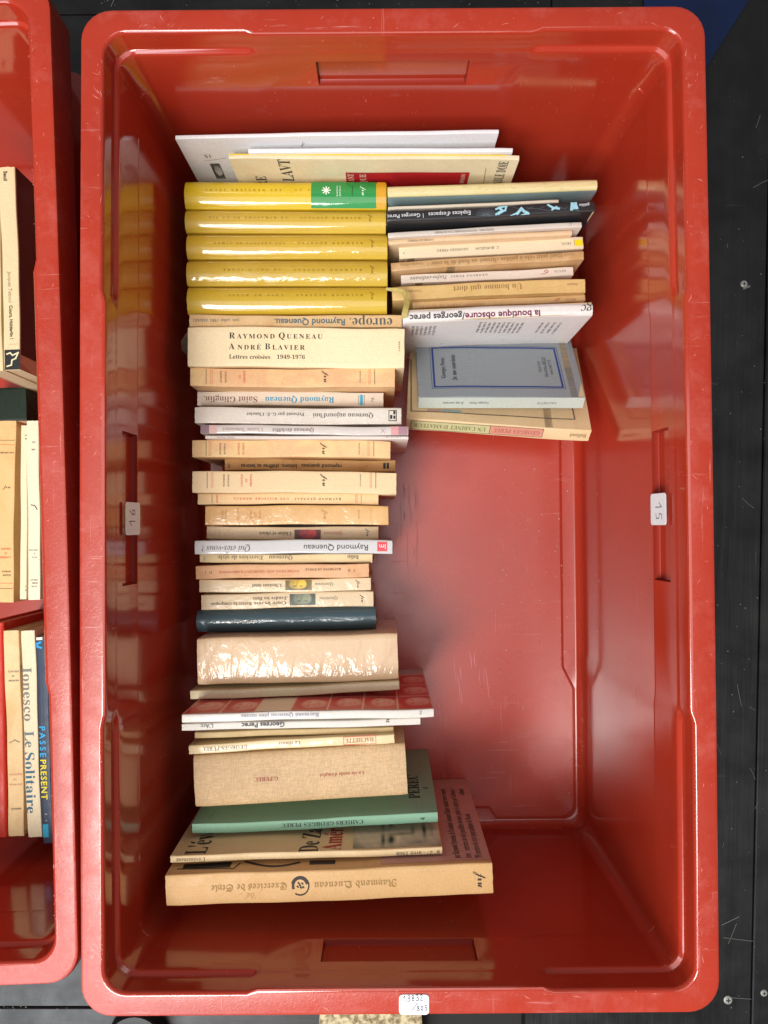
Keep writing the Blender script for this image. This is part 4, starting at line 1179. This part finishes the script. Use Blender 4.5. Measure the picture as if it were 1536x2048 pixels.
b = vbook('dark green book lying low between the two rows of the left crate', (775, -40, 52, 842, -38, 52), .05, paper((30, 44, 34), .5))
b = vbook('cream paperback with rules and a monogram, in the left crate', (841, -14, 31, 1205, -20, 27), .125, paper((228, 186, 128), .15)); b.crop = 'K1'
b.line(BLK, [(0, 779), (106, 779)], .0004); b.line(BLK, [(0, 1826), (88, 1828)], .0004); b.line(REDI, [(0, 808), (106, 812)], .0003); b.line(REDI, [(0, 1788), (88, 1790)], .0003)
b.text('GALLIMARD', 'serifb', BLK, 100, 868, 0, 866, 10, name='publisher_mark'); b.text('nrf', 'script', (84, 64, 44), 74, 1115, 20, 1122, 24, name='publisher_mark')
for t, y, x0, x1, c in (('LA POÉSIE', 1606, 78, -2, REDI), ('ET', 1577, 48, 34, REDI), ('VOLANTE', 1546, 76, 6, REDI), ('EUGENE', 1732, 76, 18, BLK), ('IONESCO', 1706, 76, 14, BLK)): b.text(t, 'serifb', c, x0, y, x1, y, 12)
b = vbook('narrow ivory paperback with a dotted column of letters, left crate', (850, 42, 56, 1199, 38, 52), .13, paper((230, 216, 180), .06)); b.crop = 'K1'
for k, t in enumerate(('GEORGES', 'DE LA', 'POUR UN', 'NOUVEAU ROMAN')): b.text(t, 'serif', (140, 120, 96), 192, 930 + k * 185, 190, 1080 + k * 185, 8)
for t, y in (('par', 742), ('de', 768), ('deux', 1812), ('du', 1838)): b.text(t, 'serifb', (90, 76, 60), 176, y, 192, y, 12)
b = vbook('white-ivory paperback pressed against the left crate wall', (841, 55.5, 76, 1200, 53, 82), .135, paper((232, 222, 190), .04)); b.crop = 'K1'
for t, y, x0, x1, c in (('INTI', 792, 250, 225, GREY), ('DIRE', 845, 250, 220, GREY), ('STRUCTURE', 1555, 268, 204, (110, 130, 150)), ('LE', 1580, 250, 238, (110, 130, 150)), ('DANS', 1606, 262, 226, (110, 130, 150)), ('ALAIN', 1812, 264, 222, GREY), ('ROBBE', 1788, 266, 226, GREY), ('GRILLET', 1766, 268, 214, GREY)): b.text(t, 'serifb', c, x0, y, x1, y, 11)
b.line(BLK, [(220, 1236), (244, 1240), (252, 1250), (262, 1268)], .0008)
b = vbook('bright red hardback lying at the left edge of the left crate', (1246, -40, 6, 1676, -32, 15), .128, paper((190, 46, 26), .1, .4), hard=True, bulge=.001)
b = vbook('cream paperback with brown spots and pink capitals, left crate', (1261, 6.5, 38.5, 1673, 17, 49), .13, paper((230, 200, 150), .3)); b.crop = 'K2'
for t, y, x0, x1, c in (('FRANCE', 576, 132, 56, GREY), ('DE', 608, 102, 82, GREY), ('MÉMOIRE', 640, 134, 58, GREY), ('WRITTEN', 1302, 156, 64, (206, 130, 116)), ('EN', 1338, 116, 96, (206, 130, 116)), ('JOURNAL', 1374, 158, 64, (206, 130, 116)), ('IONESCO', 1545, 150, 80, BLK)): b.text(t, 'serif', c, x0, y, x1, y, 12)
b.line((120, 110, 96), [(70, 1078), (95, 1066), (104, 1058), (116, 1066), (136, 1074)], .0009)
b = vbook('white paperback with outlined blue-grey title, left crate', (1261, 40, 69, 1675, 55, 83.5), .13, paper((230, 214, 180), .05)); b.crop = 'K2'
b.text('Ionesco', 'serif', (120, 118, 112), 192, 545, 200, 930, 44, name='author_lettering'); b.text('Le', 'serif', (96, 112, 120), 206, 995, 208, 1115, 44, name='title_lettering'); b.text('Solitaire', 'serifb', (46, 96, 120), 208, 1140, 220, 1580, 46, name='title_lettering')
b = vbook('slate book with blue and yellow capitals, half hidden by the left crate rim', (1273, 70.5, 92, 1687, 85.5, 108), .132, paper((58, 68, 88), .1, .4)); b.crop = 'K2'
b.text('PASSE', 'sansb', (50, 160, 214), 300, 960, 305, 1180, 42, name='title_lettering'); b.text('PRESENT', 'sansb', (232, 208, 40), 306, 1195, 316, 1480, 42, name='title_lettering')
b.rect((40, 156, 190), 300, 1655, 345, 1745, name='blue_patch'); b.rect((226, 220, 200), 256, 335, 300, 352, name='pale_patch'); b.line((40, 150, 210), [(285, 370), (262, 380), (266, 400), (290, 408)], .002)
b.text('21', 'sansb', W, 325, 1578, 330, 1632, 12)

# ------------------------------------------------------------------ paper labels on the main crate
def label(name, lab, corners, txts, bend=0.0):
    """corners: four points in crate space (start bottom, end bottom, end top, start top) of the written side"""
    a, bb, c, d = [Vector(q) for q in corners]
    ex = (bb - a); ey = (d - a); n = ex.cross(ey).normalized()
    lw, lh = ex.length, ey.length; ex.normalize(); ey.normalize()
    rad = .0028; out = []
    for (cx_, cy_, a0) in ((lw - rad, rad, -90), (lw - rad, lh - rad, 0), (rad, lh - rad, 90), (rad, rad, 180)):
        for k in range(5):
            t = math.radians(a0 + k * 22.5); out.append((cx_ + rad * math.cos(t), cy_ + rad * math.sin(t)))
    m = Matrix.Identity(4)
    for k in range(3): m[k][0], m[k][1], m[k][2], m[k][3] = ex[k], ey[k], n[k], a[k]
    e = empty(name, CMX @ m)
    tag(e, lab, 'label', 'white paper labels stuck to the crate')
    vs = [(x, y, .0003) for x, y in out] + [(x, y, 0.0) for x, y in out]
    k = len(out)
    mesh_obj('paper', vs, [tuple(range(k)), tuple(reversed(range(k, 2 * k)))] + [(i, k + i, k + (i + 1) % k, (i + 1) % k) for i in range(k)], paper((238, 241, 244), .02, .4), e)
    for (s, x, y, h, th, rt) in txts:
        v, f = scrawl(s, h, th)
        ca, sa = math.cos(math.radians(rt)), math.sin(math.radians(rt))
        mesh_obj('handwriting', [(x + ca * p - sa * q, y + sa * p + ca * q, .00042) for p, q in v], f, ink((64, 68, 84)), e)
CI = CMX.inverted()
def onrim(u, v): return CI @ P(u, v, ZR + .0004)
label('rim_label', 'white label with a handwritten number on the near rim', [onrim(798, 2029), onrim(858, 2029), onrim(858, 1989), onrim(798, 1989)],
      [('-13832', .0012, .0095, .0045, .0005, 4), ('/', .0095, .0032, .0055, .0005, 0), ('805', .0135, .0026, .0040, .0005, 4)])
zc0, zc1 = ZR - .034, ZR - .065
yA, yB = (CI @ P(258, 1005, ZR - .05)).y, (CI @ P(258, 1070, ZR - .05)).y
xw = -HX + .0236
label('slot_label', 'white label numbered 16 in the grip of the left wall', [(xw + .0022, yB, zc1 + .002), (xw + .0022, yA, zc1 + .002), (xw + .0003, yA, zc0 + .001), (xw + .0003, yB, zc0 + .001)], [('16', .0065, .011, .012, .0007, 0)])
yA, yB = (CI @ P(1327, 987, ZR - .05)).y, (CI @ P(1327, 1050, ZR - .05)).y
label('slot_label', 'white label numbered 15 in the grip of the right wall', [(-xw - .0022, yA, zc1 + .002), (-xw - .0022, yB, zc1 + .002), (-xw - .0003, yB, zc0 + .001), (-xw - .0003, yA, zc0 + .001)], [('15', .0065, .010, .012, .0007, 0)])

# ------------------------------------------------------------------ crumbs on the crate floor
def crumbs():
    vs, fs = [], []
    rg = random.Random(12)
    for k in range(130):
        if k < 90: u, v = rg.uniform(1000, 1135), rg.uniform(890, 1420)
        else: u, v = rg.uniform(820, 1140), rg.uniform(900, 1600)
        p = P(u, v, FLOOR); r = rg.choice((.0003, .0004, .0005, .0008))
        n0 = len(vs)
        for q in ((1, 0, 0), (-1, 0, 0), (0, 1, 0), (0, -1, 0), (0, 0, 1)):
            vs.append((p.x + q[0] * r * rg.uniform(.5, 1.4), p.y + q[1] * r * rg.uniform(.5, 1.4), FLOOR + .0002 + q[2] * r * .8))
        fs += [(n0, n0 + 2, n0 + 4), (n0 + 2, n0 + 1, n0 + 4), (n0 + 1, n0 + 3, n0 + 4), (n0 + 3, n0, n0 + 4)]
    o = mesh_obj('paper_crumbs', vs, fs, ink((206, 184, 168), .8))
    tag(o, 'tiny pale crumbs of paper scattered over the bare crate floor', 'crumbs', kind='stuff')
crumbs()
def scuffs():
    rg = random.Random(4)
    def strokes3(n, u0, u1, v0, v1, l0, l1, slope, th, col, name):
        vs, fs = [], []
        for _ in range(n):
            u, v = rg.uniform(u0, u1), rg.uniform(v0, v1); l = rg.uniform(l0, l1); k = slope + rg.uniform(-.05, .05)
            bend = rg.uniform(-3, 3); w = rg.uniform(.5, 1.2) * th / 2
            pts = [CI @ P(u + k * l * q + bend * math.sin(q * 3), v + l * q, FLOOR + .0002) for q in (0, .25, .5, .75, 1)]
            for i, p in enumerate(pts):
                ww = w * (.15, .8, 1, .7, .15)[i]
                vs += [(p.x - ww, p.y, p.z), (p.x + ww, p.y, p.z)]
            m = len(vs) - 10
            fs += [(m + 2 * i, m + 2 * i + 1, m + 2 * i + 3, m + 2 * i + 2) for i in range(4)]
        tag(mesh_obj(name, vs, fs, ink(col, .35), crate), kind='stuff')
    strokes3(16, 800, 836, 950, 1100, 20, 90, .02, .0006, (128, 44, 44), 'dark_scratch')
    strokes3(9, 905, 970, 1290, 1390, 30, 75, .10, .0007, (206, 128, 138), 'pale_scratch')
    strokes3(8, 850, 880, 1400, 1420, 15, 36, .02, .0006, (196, 124, 140), 'pale_scratch')
    strokes3(8, 1000, 1090, 1330, 1420, 15, 40, .03, .0006, (196, 110, 112), 'pale_scratch')
    strokes3(7, 870, 900, 1490, 1550, 40, 90, .18, .0005, (120, 36, 38), 'dark_scratch')
scuffs()
def rim_wear():
    rg = random.Random(21)
    for o_ in (crate, crate2):
        vs, fs = [], []
        for k in range(240):
            side = rg.choice('LLRRTB'); inner = rg.random() < .6
            off = rg.gauss(.0165, .0016) if inner else rg.uniform(.0035, .0165)
            c = rg.uniform(-.34, .34) if side in 'LR' else rg.uniform(-.20, .20)
            if rg.random() < .25: c = math.copysign((.345 if side in 'LR' else .205) - abs(rg.gauss(0, .02)), c)
            a = rg.gauss(0, .5) if inner else rg.uniform(0, math.pi)
            l = rg.choice((.0008, .0015, .003, .007)) * rg.uniform(.5, 1.3); w = rg.uniform(.00012, .0004)
            off = min(off, .0172)
            if side == 'L': p, e = (-HX + off, c), (math.sin(a), math.cos(a))
            elif side == 'R': p, e = (HX - off, c), (math.sin(a), math.cos(a))
            elif side == 'T': p, e = (c, HY - off), (math.cos(a), math.sin(a))
            else: p, e = (c, -HY + off), (math.cos(a), math.sin(a))
            q = (p[0] + e[0] * l, p[1] + e[1] * l)
            for z_ in (p, q):      # keep on the flat of the rim
                pass
            lim = lambda z_: (max(-HX + .004, min(HX - .004, z_[0])), max(-HY + .004, min(HY - .004, z_[1])))
            q = lim(q)
            if side in 'LR' and abs(q[0]) < HX - .0174: continue
            if side in 'TB' and abs(q[1]) < HY - .0174: continue
            m = len(vs); n = (-e[1] * w, e[0] * w); z = ZR + .0001
            mid = ((p[0] + q[0]) / 2 + n[0] * rg.uniform(-3, 3), (p[1] + q[1]) / 2 + n[1] * rg.uniform(-3, 3))
            vs += [(p[0], p[1], z), (mid[0] - n[0], mid[1] - n[1], z), (q[0], q[1], z), (mid[0] + n[0], mid[1] + n[1], z)]
            fs.append((m, m + 1, m + 2, m + 3))
        tag(mesh_obj('rim_scratch', vs, fs, ink((208, 116, 104), .5), o_), kind='stuff')
rim_wear()
def litter():
    rg = random.Random(33)
    vs, fs = [], []
    for k in range(150):
        if k < 70: u, v = rg.uniform(1425, 1536), rg.uniform(120, 2048)
        elif k < 110: u, v = rg.uniform(0, 160), rg.uniform(1985, 2048)
        else: u, v = rg.uniform(130, 1300), rg.uniform(-4, 12)
        p = P(u, v, 0); r = rg.choice((.0003, .0004, .0006, .0009)); n0 = len(vs)
        for q in ((1, 0, 0), (-1, 0, 0), (0, 1, 0), (0, -1, 0), (0, 0, 1)):
            vs.append((p.x + q[0] * r * rg.uniform(.5, 1.6), p.y + q[1] * r * rg.uniform(.5, 1.6), .0002 + q[2] * r * .5))
        fs += [(n0, n0 + 2, n0 + 4), (n0 + 2, n0 + 1, n0 + 4), (n0 + 1, n0 + 3, n0 + 4), (n0 + 3, n0, n0 + 4)]
    o = mesh_obj('grit', vs, fs, ink((112, 108, 102), .8))
    tag(o, 'pale grit and dust specks scattered on the black table boards', 'grit', kind='stuff')
    # long pale scratches in the black paint
    vs, fs = [], []
    def st(pts, w):
        q = [P(u, v, 0) for u, v in pts]
        for a, b in zip(q, q[1:]):
            d = (b - a).normalized(); n = Vector((-d.y, d.x, 0)) * w; m = len(vs); z = Vector((0, 0, .0003))
            vs.extend([a + n + z, a - n + z, b - n + z, b + n + z]); fs.append((m, m + 1, m + 2, m + 3))
    for k in range(13):
        u, v = rg.uniform(1430, 1530), rg.uniform(150, 2040); a = rg.uniform(0, 6.28); l = rg.uniform(8, 45)
        st([(u, v), (u + l * .5 * math.cos(a), v + l * .5 * math.sin(a) + rg.uniform(-2, 2)), (u + l * math.cos(a), v + l * math.sin(a))], rg.uniform(.0001, .0003))
    st([(1443, 1850), (1478, 1833)], .0004); st([(1446, 1875), (1505, 1882)], .0003); st([(1502, 1998), (1462, 1995)], .0003); st([(228, 0), (222, 14)], .0005); st([(1486, 578), (1500, 572)], .0012)
    tag(mesh_obj('paint_scratch', vs, fs, ink((96, 93, 88), .7), table), kind='stuff')
litter()
import os
if os.environ.get('BOOKDBG'):
    for b in BOOKS:
        t = b.M @ Vector((0, 0, b.hb)); print('BK %-60s L%.3f T%.4f hb%.3f y %.4f..%.4f x %.3f..%.3f' % (b.o['label'][:60], b.L, b.T, b.hb, t.y - b.T / 2, t.y + b.T / 2, t.x - b.L / 2, t.x + b.L / 2))
